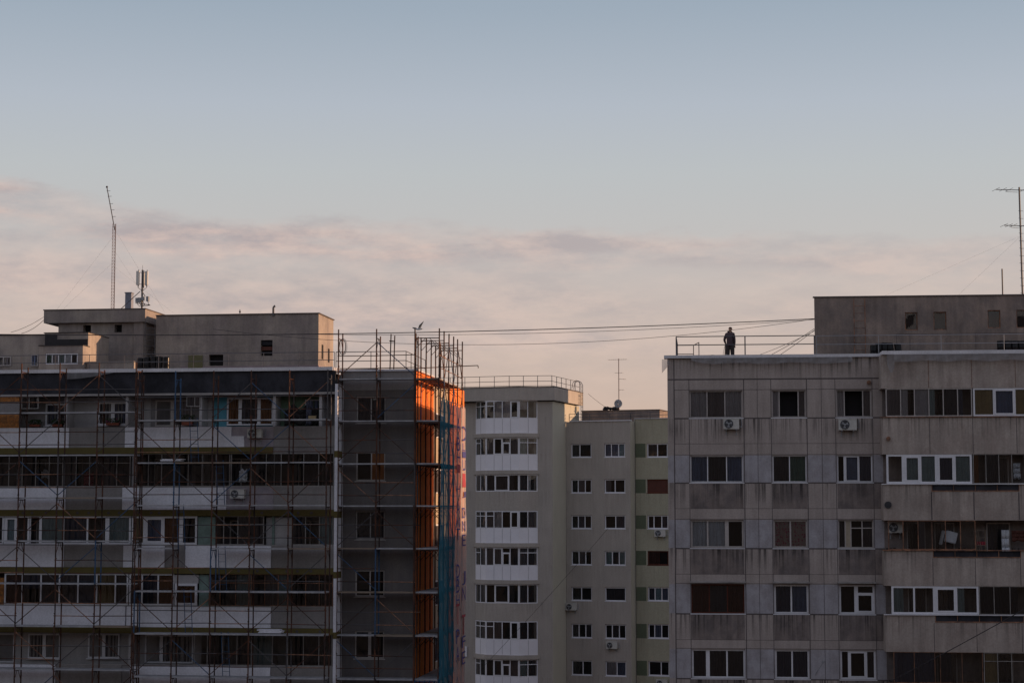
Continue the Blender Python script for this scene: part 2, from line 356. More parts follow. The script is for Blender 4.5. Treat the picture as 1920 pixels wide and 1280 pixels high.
def window(parent, u0, u1, z0, z1, d, lights, fm='pvc', fw=.055, xf=None, sill=True, gl='glass', cd=.13, tfrac=.27, name='window', dep=.07, sillm=None):
    if u0 > u1: u0, u1 = u1, u0
    if z0 > z1: z0, z1 = z1, z0
    f = MB(xf); W = u1 - u0; tot = sum(l[0] for l in lights)
    f.box(u0, u1, d, d + dep, z1 - fw, z1); f.box(u0, u1, d, d + dep, z0, z0 + fw)
    f.box(u0, u0 + fw, d, d + dep, z0 + fw, z1 - fw); f.box(u1 - fw, u1, d, d + dep, z0 + fw, z1 - fw)
    x = u0; pn = MB(xf); cur = {}; dark_wood = []
    for i, l in enumerate(lights):
        w = W * l[0] / tot; code = l[1]; opt = l[2] if len(l) > 2 else ''
        a, b = x, x + w; x = b
        if i < len(lights) - 1:
            k = fw * (.9 if 'T' not in opt else 2.2); f.box(b - k / 2, b + k / 2, d + .004, d + dep - .004, z0 + fw, z1 - fw)
        ia = a + (fw if i == 0 else fw * .45); ib = b - (fw if i == len(lights) - 1 else fw * .45); iz0, iz1 = z0 + fw, z1 - fw
        if 't' in opt:
            zt = iz1 - (iz1 - iz0) * tfrac; f.box(ia, ib, d + .006, d + dep - .006, zt - fw * .4, zt + fw * .4)
        if 's' in opt:
            q = fw * .8; top = (iz1 - (iz1 - iz0) * tfrac - fw * .4) if 't' in opt else iz1
            f.box(ia, ia + q, d - .012, d + .03, iz0, top); f.box(ib - q, ib, d - .012, d + .03, iz0, top)
            f.box(ia + q, ib - q, d - .012, d + .03, iz0, iz0 + q); f.box(ia + q, ib - q, d - .012, d + .03, top - q, top)
        if 'O' not in opt:
            j = lambda: random.uniform(-.004, .004)
            pn.quad([(ia, d + .035 + j(), iz0), (ib, d + .035 + j(), iz0), (ib, d + .035 + j(), iz1), (ia, d + .035 + j(), iz1)], 0)
        if 'P' in opt:
            cur.setdefault(code, MB(xf)).box(ia, ib, d + .02, d + .05, iz0, iz1)
        elif code != 'd':
            mb = cur.setdefault(code, MB(xf)); lo = iz0 - .02; hi = iz1
            if 'h' in opt: lo = iz0 + (iz1 - iz0) * .5
            ca, cb = ia - .02, ib + .02
            if 'q' in opt: cb = ia + (ib - ia) * random.uniform(.35, .6)
            n = max(4, int((cb - ca) / .045)); ph = random.uniform(0, 6); fr_ = random.uniform(28, 46)
            for k in range(n):
                xa, xb = ca + (cb - ca) * k / n, ca + (cb - ca) * (k + 1) / n
                ya, yb = [d + cd + .022 * math.sin(fr_ * (t - ca) + ph + 1.3 * math.sin(9 * t)) for t in (xa, xb)]
                mb.quad([(xa, ya, lo), (xb, yb, lo), (xb, yb, hi), (xa, ya, hi)], 0)
    o = f.build(name, fm, parent)
    if pn.f: pn.build('pane', gl, o, smooth=None)
    for c, mb in cur.items(): mb.build('curtain' if c not in ('c',) else 'curtain', 'cur_' + c, o)
    if sill:
        s = MB(xf); s.box(u0 - .05, u1 + .05, d - .11, d - .001, z0 - .045, z0 - .004); s.build('sill', sillm or fm, o)
    return o

def railing(mb, pts, h, post_every, r=.022, levels=(.5, 1.0), pr=.024):
    """pts: list of (u,d,z) along the base"""
    for a, b in zip(pts, pts[1:]):
        a, b = Vector(a), Vector(b); n = max(1, round((b - a).length / post_every))
        for i in range(n + 1):
            p = a.lerp(b, i / n); mb.tube(tuple(p), (p.x, p.y, p.z + h), pr, 5)
        for l in levels:
            mb.tube((a.x, a.y, a.z + h * l), (b.x, b.y, b.z + h * l), r, 5)
    return mb

ac_mesh = {}
def make_ac(fr, u, d, z, label, w=.80, h=.54, group='air conditioners hung on the facades', flip=False):
    """outdoor unit; (u,d,z) is the bottom centre of its back"""
    t = thing('air_conditioner', fr, (u, d, z), label, 'air conditioner', group)
    b = MB(); b.box(u - w / 2, u + w / 2, d - .34, d - .06, z + .04, z + h)
    b.box(u - w / 2 - .01, u + w / 2 + .01, d - .35, d - .05, z + h - .03, z + h + .015)
    o = b.build('casing', 'ac_white', t); ORI[o.name] = (u, d, z)
    bm = bmesh.new(); bm.from_mesh(o.data); bmesh.ops.bevel(bm, geom=bm.edges[:], offset=.008, segments=1, affect='EDGES'); bm.to_mesh(o.data); bm.free()
    c = u - w * .16 * (-1 if flip else 1); r = h * .39; zc = z + h / 2 + .02; g = MB(); n = 20
    for i in range(n):
        a, e = 2 * math.pi * i / n, 2 * math.pi * (i + 1) / n
        g.quad([(c + r * math.cos(a), d - .352, zc + r * math.sin(a)), (c + r * math.cos(e), d - .352, zc + r * math.sin(e)), (c, d - .352, zc)], 0)
    g.build('fan_opening', 'ac_dark', t)
    q = MB()
    for rr in (.25, .5, .75, 1.0):
        q.path([(c + r * rr * math.cos(2 * math.pi * i / 16), d - .36, zc + r * rr * math.sin(2 * math.pi * i / 16)) for i in range(17)], .004 if rr < 1 else .009, 4)
    for k in range(3):
        a = k * 2.1; q.quad([(c, d - .356, zc), (c + r * .8 * math.cos(a), d - .356, zc + r * .8 * math.sin(a)), (c + r * .8 * math.cos(a + .8), d - .356, zc + r * .8 * math.sin(a + .8))], 0)
    q.ball((c, d - .36, zc), .05, n=8, sq=(1, .3, 1)); q.build('fan_grille', 'galv', t)
    for s in (-1, 1):
        k = MB(); k.box(u + s * w * .32 - .02, u + s * w * .32 + .02, d - .36, d, z, z + .035); k.box(u + s * w * .32 - .02, u + s * w * .32 + .02, d - .03, d, z - .22, z + .004); k.build('bracket', 'galv', t)
    k = MB(); k.path([(u + w / 2, d - .2, z + .2), (u + w / 2 + .1, d - .12, z + .12), (u + w / 2 + .12, d - .02, z + .3), (u + w / 2 + .1, d, z + .5)], .018, 5)
    k.build('pipe', 'galv', t)
    return t

# ------------------------------------------------------------------ ground
g = MB(); g.quad([(-3000, -600, 0), (3000, -600, 0), (3000, 5000, 0), (-3000, 5000, 0)]); tag(g.build('ground', 'ground'), kind='structure')
g = MB(); g.quad([(-200, 55, .004), (200, 55, .004), (200, 70, .004), (-200, 70, .004)]); tag(g.build('road', 'asphalt'), kind='structure')

# ================================================================== RIGHT BLOCK
FR = Frame(1252, 82.0, .10)
def right_block():
    B = thing('apartment_block', FR, (0, 0, 0), 'grey stained concrete panel apartment block on the right with a man on its roof', 'building')
    u, z = FR.u, FR.z
    cols = [(u(1293), u(1392)), (u(1447), u(1511)), (u(1568), u(1634))]
    sillp = [782.5, 904, 1027, 1150, 1272]; topp = [731, 853, 974, 1095, 1217]
    zs = [z(p, 1480) for p in sillp]; zt = [z(p, 1480) for p in topp]
    H = zs[0] - zs[1]
    TOP = z(672, 1252) ; ROOFZ = TOP - .02; ub = u(1655); UE = 24.0
    for k in range(1, 3): zs.append(zs[-1] - H); zt.append(zt[-1] - H)
    ops = [(a, b, s, t) for s, t in zip(zs, zt) for a, b in cols]
    zr1 = z(710, 1480)
    def mf(uu, zz):
        if zz > zr1: return 0
        for i, (s, t) in enumerate(zip(zs, zt)):
            if s < zz < t: return 2 if i > 0 else 0
        for i, s in enumerate(zs):
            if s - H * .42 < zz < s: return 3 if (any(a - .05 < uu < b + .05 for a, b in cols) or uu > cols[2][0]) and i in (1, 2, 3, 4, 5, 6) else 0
        return 0
    w = MB(); jz = [zr1] + zs + [t + .42 for t in zt]
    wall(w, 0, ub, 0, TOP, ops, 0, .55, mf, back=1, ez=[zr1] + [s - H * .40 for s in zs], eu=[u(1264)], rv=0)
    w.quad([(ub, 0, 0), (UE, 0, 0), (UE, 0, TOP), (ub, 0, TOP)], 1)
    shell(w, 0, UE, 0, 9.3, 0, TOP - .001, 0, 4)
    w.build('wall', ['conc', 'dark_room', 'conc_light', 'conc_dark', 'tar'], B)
    # panel joints, as thin sealed strips
    j = MB()
    def hline(zz, a=0, b=ub, t=.018):
        cuts = sorted([(p, q) for p, q, s, e in ops if s - .02 < zz < e + .02]); x = a
        for p, q in cuts:
            if p > x: j.box(x, p, -.004, .001, zz - t, zz + t)
            x = max(x, q)
        if b > x: j.box(x, b, -.004, .001, zz - t, zz + t)
    hline(zr1, t=.03)
    for s in zs: hline(s - .02, u(1264), t=.028); hline(s - H * .40, u(1264), t=.008)
    for t_ in zt: hline(t_ + .03, u(1264), t=.01)
    for px, th in ((1264, .02), (1292, .012), (1394.5, .018), (1420, .008), (1445.5, .012), (1512.5, .018), (1540, .009), (1566, .012), (1635.5, .012)):
        x = u(px); zprev = TOP - .05 if px in (1264, 1420, 1540) else zr1 - .03
        j.box(x - th, x + th, -.007, .001, 12, zprev)
    j.build('panel_joints', 'joint', B)
    # windows
    S = [[[(.33, 'g'), (.34, 'm'), (.33, 'g')], [(.22, 'g'), (.56, 'd', 'O'), (.22, 'm')], [(.23, 'g'), (.53, 'd', 'O'), (.24, 'm')]],
         [[(.33, 'b'), (.36, 'k'), (.31, 'b')], [(.5, 'k'), (.5, 'G')], [(.22, 'd', 'T'), (.40, 'b', 's'), (.38, 'n')]],
         [[(.30, 'w'), (.34, 'w', 'T'), (.30, 'd')], [(.5, 'p'), (.5, 'p')], [(.2, 'k'), (.16, 'e', 'P'), (.32, 'd', 't'), (.32, 'k', 't')]],
         [[(.34, 'r'), (.34, 'k'), (.32, 'r')], [(.5, 'n'), (.5, 'b')], [(.48, 'd', 'T'), (.52, 'd', 'ts')]],
         [[(.30, 'k', 'T'), (.36, 'k'), (.34, 'k')], [(.5, 'n'), (.5, 'n')], [(.24, 'd'), (.5, 'd', 's'), (.26, 'k')]]]
    for r_ in range(5):
        for c_ in range(3):
            a, b = cols[c_]; fm = 'pvc'
            if r_ == 3 and c_ == 0: fm = 'brown_wood'
            elif r_ == 2: fm = 'pvc_cream'
            elif r_ == 0: fm = 'pvc_cream'
            wd = window(B, a + .004, b - .004, zs[r_] + .004, zt[r_] - .004, .10, S[r_][c_], fm, fw=.075 if (r_, c_) in ((3, 1), (3, 2), (2, 0), (2, 1), (4, 0), (4, 1), (4, 2)) else .05, sillm='coping' if r_ != 3 else 'pvc')
            if r_ == 3:
                q = MB(); q.box(a - .06, b + .06, -.26, -.01, zt[r_] + .10, zt[r_] + .125); q.box(a - .06, b + .06, -.27, -.26, zt[r_] + .06, zt[r_] + .125); q.build('awning', 'thin_metal', B)
    # roof edge
    c = MB(); c.box(-.14, ub - .02, -.16, .35, TOP, TOP + .13); c.box(ub - .1, UE, -1.2, .35, TOP + .004, TOP + .16); c.build('coping', 'coping', B)
    # balcony tower on the right
    d0 = -1.05; v = lambda p: FR.u(p, 757, d0); zz = lambda p: FR.z(p, 1780, d0)
    U0 = v(1653)
    bands = [(672, 727.5), (782, 851), (908, 975), (1032, 1098), (1153, 1222), (1282, 1350)]
    for i, (p, q) in enumerate(bands):
        zt_, zb_ = zz(p), zz(q)
        if i == 0: zt_ = TOP + .004
        m = MB()
        if i in (2, 3, 4):   # parapets with a low slot under the handrail
            s0, s1 = (v(1744), v(1907)) if i != 4 else (v(1746), v(1909)); h = {2: .27, 3: .26, 4: .25}[i]
            m.box(U0, s0, d0, d0 + .12, zb_, zt_); m.box(s1, UE, d0, d0 + .12, zb_, zt_); m.box(s0, s1, d0, d0 + .12, zb_, zt_ - h)
        else: m.box(U0, UE, d0, d0 + .12, zb_, zt_)
        m.box(U0, U0 + .12, d0 + .12, 0, zb_, zt_); m.box(U0 + .12, UE, d0 + .12, 0, zb_, zb_ + .14, 1)
        p_ = m.build('balcony_parapet', ['conc_balc', 'slab'], B)
        jj = MB()
        for px in ((1742, 1823, 1905) if i < 2 else (1743, 1822, 1906)):
            jj.box(v(px) - (.012 if i != 2 else .022), v(px) + (.012 if i != 2 else .022), d0 - .004, d0 + .001, zb_ + .03, zt_ - (.03 if i < 2 else .32))
        jj.build('joint_strip', 'rust_metal' if i == 0 else 'joint', p_)
        if i > 0:
            e = MB(); e.box(U0 - .06, v(1822), d0 - .07, d0 + .16, zt_ + .001, zt_ + .04); e.box(v(1822), UE, d0 - .07, d0 + .14, zt_ + .001, zt_ + .035)
            e.build('handrail', 'coping' if i in (2, 4) else 'rust_metal', B)
            if i in (2, 3, 4):
                e = MB(); h = .27; e.box(s0, s1, d0 + .03, d0 + .05, zt_ - h, zt_ - .01, 0); e.box(s0 - .02, s1, d0 - .02, d0 + .02, zt_ - h - .02, zt_ - h + .02, 1)
                for k in range(5): x = s0 + (s1 - s0) * k / 4; e.box(x - .012, x + .012, d0 - .01, d0 + .02, zt_ - h, zt_, 1)
                e.build('slot_grille', ['fascia', 'rust_metal'], p_)
    # inner back wall of the balconies with doors
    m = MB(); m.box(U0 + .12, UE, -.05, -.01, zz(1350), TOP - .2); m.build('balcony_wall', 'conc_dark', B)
    for i in range(5):
        for (a, b, cc) in ((1700, 1735, 'k'), (1752, 1790, 'm'), (1850, 1895, 'k')):
            window(B, v(a), v(b), zz(bands[i + 1][0]) - .1, zz(bands[i][1]) - .1, -.13, [(1, cc)], 'pvc_cream', .05, sill=False, cd=.06, name='balcony_door', dep=.05)
    dg = d0 + .02
    def glz(i, a, b, L, fm, fw=.05, **k):
        z0_, z1_ = zz(bands[i + 1][0]) + .045, zz(bands[i][1]) - .003
        return window(B, v(a), v(b), z0_, z1_, dg, L, fm, fw, sill=False, cd=.10, name='balcony_window', **k)
    glz(0, 1661, 1823, [(28, 'm'), (26, 'g', 'q'), (27, 'g'), (27, 't', 'q'), (27, 'k'), (27, 'n', 'q')], 'pvc_cream', .042)
    glz(0, 1825, 1945, [(37, 'o'), (38, 'b', 's'), (40, 'o')], 'pvc', .07)
    glz(1, 1660, 1820, [(33, 'd', 'T'), (31, 't', 's'), (31, 't', 'T'), (33, 'n', 's'), (32, 't', 'T')], 'pvc', .085)
    glz(1, 1822, 1945, [(24, 'c', 'q'), (24, 'k'), (24, 'd'), (24, 'd', 'O'), (26, 'k')], 'thin_metal', .025)
    glz(2, 1661, 1824, [(28, 'd', 'O'), (28, 'd'), (26, 'm', 'q'), (25, 'd'), (28, 'd', 'O'), (28, 'd')], 'rust_metal', .034, gl='glass_dark')
    glz(3, 1665, 1827, [(43, 't', 'q'), (40, 'd', 'T'), (40, 'd', 's'), (42, 't', 'q')], 'pvc', .085)
    glz(3, 1828, 1945, [(27, 'k'), (29, 'k'), (28, 'k', 'q'), (30, 'd')], 'thin_metal', .025, gl='glass_dark')
    glz(4, 1667, 1832, [(38, 'n'), (38, 'n'), (10, 'd'), (40, 'k', 'q'), (38, 'd')], 'rust_metal', .022)
    glz(4, 1834, 1945, [(26, 'o', 't'), (26, 'd', 't'), (60, 'd', 't')], 'thin_metal', .025)
    # machine-room storey on the roof
    dp = 3.2; pu = lambda p: FR.u(p, 600, dp); pz = lambda p: FR.z(p, 1700, dp)
    pc = MB(); A = pu(1527); pt = pz(556)
    wo = [(pu(a), pu(b), pz(q), pz(p)) for a, b, p, q in ((1697, 1720.5, 585.5, 619), (1750.5, 1774.5, 585, 619), (1852, 1876, 583, 616.5), (1906, 1930, 583, 616.5))]
    wall(pc, A, UE, ROOFZ, pt, wo, dp, .3, back=1); bl = A + .09 * 2.6
    pc.quad([(A, dp, ROOFZ), (A, dp, pt), (bl, 5.8, pt), (bl, 5.8, ROOFZ)], 0); pc.quad([(UE, dp, ROOFZ), (UE, 5.8, ROOFZ), (UE, 5.8, pt), (UE, dp, pt)], 0)
    pc.quad([(bl, 5.8, ROOFZ), (bl, 5.8, pt), (UE, 5.8, pt), (UE, 5.8, ROOFZ)], 0); pc.quad([(A, dp, pt), (UE, dp, pt), (UE, 5.8, pt), (bl, 5.8, pt)], 2)
    po = pc.build('roof_house', ['conc_roof', 'dark_room', 'tar'], B)
    pb = MB(); pb.box(A - .05, UE, dp - .05, dp + .2, pt, pt + .05); pb.build('roof_edge', 'joint', po)
    pj = MB(); a = pu(1680); pj.box(a, UE, dp - .004, dp + .001, pz(625.5), pz(626.3)); pj.box(a, a + .02, dp - .006, dp + .001, ROOFZ, pz(626.5)); pj.box(pu(1705), pu(1705) + .02, dp - .006, dp + .001, ROOFZ, pz(626.5)); pj.box(pu(1828), pu(1828) + .02, dp - .006, dp + .001, ROOFZ, pz(626.5)); pj.build('joint_strip', 'joint', po)
    for i, o in enumerate(wo):
        window(B, o[0] + .003, o[1] - .003, o[2] + .003, o[3] - .003, dp + .06, [(1, 'k' if i != 1 else 'd', '')], 'rust_metal', .035, sill=False, gl='glass_dark', name='roof_window')
    la = MB(); x0, x1 = pu(1601), pu(1621.5)
    for x in (x0, x1): la.tube((x, dp - .14, ROOFZ), (x, dp - .14, pz(560)), .018, 5)
    for k in range(8): q = ROOFZ + .25 + k * .335; la.tube((x0, dp - .14, q), (x1, dp - .14, q), .011, 5)
    for q in (ROOFZ + 1.2, ROOFZ + 2.6):
        for x in (x0, x1): la.tube((x, dp - .14, q), (x, dp, q), .012, 5)
    single(la, 'ladder', 'rust_metal', FR, 'thin rusty ladder fixed to the rooftop house beside the tar barrels', 'ladder')
    return TOP
TOP_R = right_block()
uR, zR = FR.u, FR.z

# ================================================================== MIDDLE TOWER AND WING
FM = Frame(1036, 141.0, .33)
def tower():
    B = thing('apartment_tower', FM, (0, 0, 0), 'tall beige tower with white faceted bay windows, between the netting and the lower wing', 'building')
    u, z = FM.u, FM.z
    TOP = z(753, 1000); w = MB(); UL = -9.5; DR = 7.2
    shell(w, UL, 0, 0, DR, 0, TOP, 1, 2); w.quad([(UL, 0, 0), (0, 0, 0), (0, 0, TOP), (UL, 0, TOP)], 0)
    w.build('wall', ['render_beige', 'render_green', 'tar'], B)
    c = MB(); CT, CB = z(727, 1000), z(751, 1000)
    pts = [(UL, -.9), (u(911, 740, -.9), -.9), (u(973, 740, -1.1), -1.1), (u(1006, 740, -.35), -.35), (.25, -.35), (.25, DR + .3), (UL, DR + .3)]
    c.prism(pts, CB, CT); c.build('cornice', 'render_beige', B)
    e = MB(); e.prism([(p[0] * 1.004, p[1] * 1.01 - .02) for p in pts], CT, CT + .07); e.build('coping', 'joint', B)
    # bay facets
    D1 = -.95
    P = [Vector((u(892, 860), 0)), Vector((u(911, 860, D1), D1)), Vector((u(973, 860, D1), D1)), Vector((u(1008, 860), 0))]
    rows = [(751, 785, 'w'), (820, 853, 'w'), (889, 921, 'b'), (957, 990, 'w'), (1025, 1060, 'w'), (1094, 1130, 'b'), (1163, 1198, 'w'), (1234, 1267, 'w')]
    zz = lambda p: z(p, 950, -.5)
    full = [p for p in P]
    def off(o):
        return [(P[0].x - o, -.0), (P[0].x - o, -.02), (P[1].x - o * .6, D1 - o), (P[2].x + o * .6, D1 - o), (P[3].x + o, -.02), (P[3].x + o, 0)]
    facet_specs = [[[(.45, 't', 't'), (.55, 'k', 't')], [(.48, 'k', 't'), (.5, 'g', ''), (.5, 'g', ''), (.5, 'd', 's')], [(.45, 'g', 'h'), (.5, 'd', '')]],
                   [[(.45, 'd', 't'), (.5, 'd', '')], [(.45, 'm', ''), (.5, 'd', 's'), (.45, 'k', 'ts'), (.5, 'm', '')], [(.45, 't', 't'), (.5, 'd', 't')]],
                   [[(.45, 'm', ''), (.5, 'k', '')], [(.45, 'k', ''), (.7, 'k', 's'), (.5, 'k', 'q')], [(.45, 'k', ''), (.5, 'w', 'q')]]]
    for i, (a, b, kind) in enumerate(rows):
        zt, zb = zz(a), zz(b); nxt = zz(rows[i + 1][0]) if i < 7 else zb - 1.4
        lt = zz(rows[i + 1][0] - 7.5) if i < 7 else zb - 1.0     # top of the ledge below
        pm = MB(); pm.prism(off(0)[0:1] + [(q.x, q.y) for q in P[0:]][0:4], (lt if kind == 'w' else nxt) + .003, zb - .003)
        part = pm.build('bay_parapet', 'white_panel' if kind == 'w' else 'render_beige', B)
        if kind == 'w':
            lg = MB(); lg.prism(off(.17), nxt + .003, lt); lg.build('ledge', 'render_beige', B)
            st = MB()
            for k in (0, 1, 2):
                p, q = P[k], P[k + 1]; n = (1, 3, 1)[k]
                for s in range(1, n + 1):
                    m_ = p.lerp(q, s / (n + 1)); dn = Vector((q.y - p.y, -(q.x - p.x))).normalized() * -1
                    nn = Vector(((q - p).y, -(q - p).x)).normalized()
                    c1 = m_ + nn * .004; st.tube((c1.x, c1.y, lt + .02), (c1.x, c1.y, zb - .02), .008, 4)
            st.build('joint_strip', 'joint', part)
        # dark room behind
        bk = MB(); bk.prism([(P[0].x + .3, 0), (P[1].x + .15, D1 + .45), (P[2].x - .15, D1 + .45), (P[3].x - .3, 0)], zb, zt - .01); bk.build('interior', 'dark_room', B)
        sp = facet_specs[i % 3]
        for k in range(3):
            p, q = P[k], P[k + 1]; L = (q - p).length; dx = (q - p) / L; nx = Vector((-dx.y, dx.x))   # inward
            xf = (lambda p, dx, nx: (lambda a_, d_, z_: (p.x + dx.x * a_ + nx.x * d_, p.y + dx.y * a_ + nx.y * d_, z_)))(p, dx, nx)
            L_ = [tuple(list(l[:1]) + [random.choice(['k', 'd', 'd', 'm', l[1]]) if i > 2 else l[1]] + list(l[2:])) for l in sp[k]]
            window(B, .01, L - .01, zb, zt - .012, .0, L_, 'pvc', .07, xf=xf, sill=False, cd=.14, name='bay_window')
    bx = MB(); bx.box(u(873), u(877), -.12, 0, z(1230, 875), z(1211, 875)); bx.build('meter_box', 'white_panel', B)
    # roof rail + caged ladder
    r = MB(); zr = CT + .07
    base = [(UL + .3, -.5, zr), (-.1, -.15, zr), (-.1, DR, zr)]
    railing(r, [(UL + .3, -.6, zr), (-3.2, -.75, zr), (.0, -.15, zr), (.05, DR, zr)], .82, 1.15, r=.02, levels=(.08, .5, 1.0))
    single(r, 'roof_railing', 'rail', FM, 'thin grey railing on top of the beige tower with the bay windows', 'railing', 'rooftop railings')
    l = MB(); d_ = 6.2; x = .45
    zb0 = z(790, 1075, 4)
    for dd in (d_, d_ + .5):
        l.tube((x, dd, zb0), (x, dd, CT + .6), .025, 5)
        l.path([(x, dd, CT + .6), (x - .15, dd, CT + .85), (x - .4, dd, CT + .95), (x - .65, dd, CT + .8), (x - .75, dd, CT + .3)], .025, 5)
    for k in range(int((CT + .5 - zb0) / .32)): l.tube((x, d_, zb0 + .3 + k * .32), (x, d_ + .5, zb0 + .3 + k * .32), .015, 4)
    single(l, 'ladder', 'rail', FM, 'hooped steel ladder up the sunlit side of the beige tower', 'ladder')
    return CT
CT_M = tower()

def wing():
    B = thing('apartment_wing', FM, (0, 3.5, 0), 'lower beige and green apartment wing with rows of small windows, right of the bay tower', 'building')
    d0 = 3.5; u = lambda p, q=860: FM.u(p, q, d0); z = lambda p, q=1120: FM.z(p, q, d0)
    UA, UB, UC = .02, u(1182), 13.5; d1 = d0 + .35; d2 = d1
    rows = [(831, 857), (898, 924), (965.5, 991), (1032, 1059), (1100, 1126), (1169, 1196), (1238, 1266)]
    cols = [(1070.5, 1109), (1133, 1172)]
    T1 = z(790, 1100)
    zrow = [(z(b), z(a)) for a, b in rows]
    ops = [(u(a), u(b), s, t) for s, t in zrow for a, b in cols]
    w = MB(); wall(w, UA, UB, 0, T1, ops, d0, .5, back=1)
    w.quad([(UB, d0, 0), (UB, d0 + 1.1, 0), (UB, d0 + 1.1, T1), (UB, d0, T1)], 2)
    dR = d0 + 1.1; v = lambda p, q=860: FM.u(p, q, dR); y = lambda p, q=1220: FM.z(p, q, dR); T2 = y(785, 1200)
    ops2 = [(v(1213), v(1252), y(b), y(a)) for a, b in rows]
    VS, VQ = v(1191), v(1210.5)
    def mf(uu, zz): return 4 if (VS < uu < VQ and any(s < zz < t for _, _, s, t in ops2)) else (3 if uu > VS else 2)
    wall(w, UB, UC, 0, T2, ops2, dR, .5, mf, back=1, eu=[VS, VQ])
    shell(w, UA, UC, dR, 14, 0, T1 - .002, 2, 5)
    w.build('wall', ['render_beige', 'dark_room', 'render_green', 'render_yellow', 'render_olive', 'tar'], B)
    q = MB(); q.box(VS - .02, VS + .02, dR - .02, dR - .001, 5, T2); q.build('downpipe', 'joint', B)
    e = MB(); e.box(UA + .3, UB + .06, d0 - .09, d0 + .3, T1, T1 + .08); e.box(UB + .06, UC, dR - .06, dR + .3, T2, T2 + .05); e.build('coping', 'coping', B)
    S1 = [[(.42, 'k'), (.58, 'd')], [(.33, 'd'), (.35, 'm'), (.32, 'd')], [(.33, 'd'), (.33, 'n'), (.34, 'd')], [(.36, 'd'), (.33, 'm'), (.31, 'd')], [(.48, 'd'), (.52, 'd')], [(.35, 'k'), (.33, 'd'), (.32, 'k')], [(.54, 'k'), (.46, 'd')]]
    S2 = [[(.33, 'b'), (.35, 'b'), (.32, 'l')], [(.5, 'm', 'q'), (.5, 'd')], [(.52, 'd'), (.48, 'n')], [(.35, 't'), (.33, 'k'), (.32, 't')], [(1, 'k')], [(.33, 'd'), (.34, 'k'), (.33, 'd')], [(.55, 'g'), (.45, 'b')]]
    S3 = [[(.5, 'k'), (.5, 'd')], [(1, 'r', 'P')], [(.3, 'd'), (.38, 'd'), (.32, 'n')], [(1, 'r', 'q')], [(.33, 'n'), (.33, 'l'), (.34, 'b')], [(.3, 'd'), (.34, 'b'), (.36, 'd')], [(.6, 'd'), (.4, 'd')]]
    for i in range(7):
        for (o, sp) in ((ops[2 * i], S1[i]), (ops[2 * i + 1], S2[i])):
            window(B, o[0] + .01, o[1] - .01, o[2] + .01, o[3] - .01, d0 + .10, sp, 'pvc', .075)
        o = ops2[i]; window(B, o[0] + .01, o[1] - .01, o[2] + .01, o[3] - .01, dR + .10, S3[i], 'pvc' if i not in (1, 3) else 'brown_wood', .075)
    # low rooftop house with the mast
    dh = d0 + 4.0; hu = lambda p: FM.u(p, 780, dh); hz = lambda p: FM.z(p, 1160, dh)
    h = MB(); h.box(hu(1091), hu(1237), dh, dh + 6, T1 - .01, hz(769.5)); ho = h.build('roof_house', 'conc_roof', B)
    k = MB(); k.box(hu(1091) - .05, hu(1237) + .05, dh - .05, dh + 6.05, hz(769.5), hz(769.5) + .05); k.build('roof_edge', 'joint', ho)
    r = MB(); railing(r, [(.25, d0 + .1, T1 + .08), (UB, d0 + .1, T1 + .08), (UC - 4, dR + .1, T1 + .3)], .52, 1.75, r=.02, levels=(.5, 1.0), pr=.028)
    single(r, 'roof_railing', 'rail', FM, 'low thin railing along the roof of the wing, in front of the dish mast', 'railing', 'rooftop railings')
    # antenna mast with dish
    t = thing('antenna_mast', FM, (hu(1157.5), dh + .5, hz(769.5)), 'thin aerial mast with a round satellite dish on the low middle roof', 'antenna')
    x = hu(1157.5); y0 = dh + .5; zb = hz(769.5); zt = FM.z(671, 1157, dh)
    p = MB(); p.tube((x, y0, zb - .1), (x, y0, zt), .035, 6); p.build('pole', 'mast_red', t)
    def arm(py, a, b, dz=0):
        zz = FM.z(py, 1157, dh); s = 1 / 24.3
        m = MB(); m.tube((x + a * s, y0 - .05, zz), (x + b * s, y0 + .05, zz - dz * s), .016, 4)
        n = int(abs(b - a) / 4)
        for i in range(n + 1):
            xx = x + (a + (b - a) * i / max(1, n)) * s; m.tube((xx, y0 - .35, zz), (xx, y0 + .35, zz), .008, 4)
        m.build('aerial', 'galv', t)
    arm(673, -20, 16); arm(698, -7, 7.5); arm(709.5, 0, 13, 1); arm(730, 0, 10)
    ds = MB(); n = 18; zc = FM.z(756, 1157, dh); rr = .33
    for k_ in range(3):
        for i in range(n):
            a, b = 2 * math.pi * i / n, 2 * math.pi * (i + 1) / n; r0, r1 = rr * k_ / 3, rr * (k_ + 1) / 3
            f_ = lambda r_, t_: (x + r_ * math.cos(t_), y0 - .22 + .35 * (rr * rr - r_ * r_) * .8, zc + r_ * math.sin(t_))
            ds.quad([f_(r0, a), f_(r1, a), f_(r1, b), f_(r0, b)] if k_ else [f_(r1, a), f_(r1, b), f_(0, 0)], 0)
    dm = ds.build('dish', 'dish', t, smooth=True)
    sm = dm.modifiers.new('s', 'SOLIDIFY'); sm.thickness = .02
    ar = MB(); ar.path([(x, y0 - .2, zc - rr), (x + .05, y0 - .55, zc - .1)], .012, 4); ar.box(x + .01, x + .09, y0 - .62, y0 - .52, zc - .12, zc - .04); ar.build('dish_arm', 'galv', t)
    hp = MB()
    for k_ in range(9): hp.ball((hu(1142) + random.uniform(-.45, .5), dh + .5 + random.uniform(-.2, .2), zb + .12 + random.uniform(0, .22)), random.uniform(.12, .22), n=8, sq=(1.3, 1, .7), jit=.15)
    single(hp, 'tar_paper_heap', 'black_tar', FM, 'dark heap of roofing waste left of the satellite dish', 'debris')
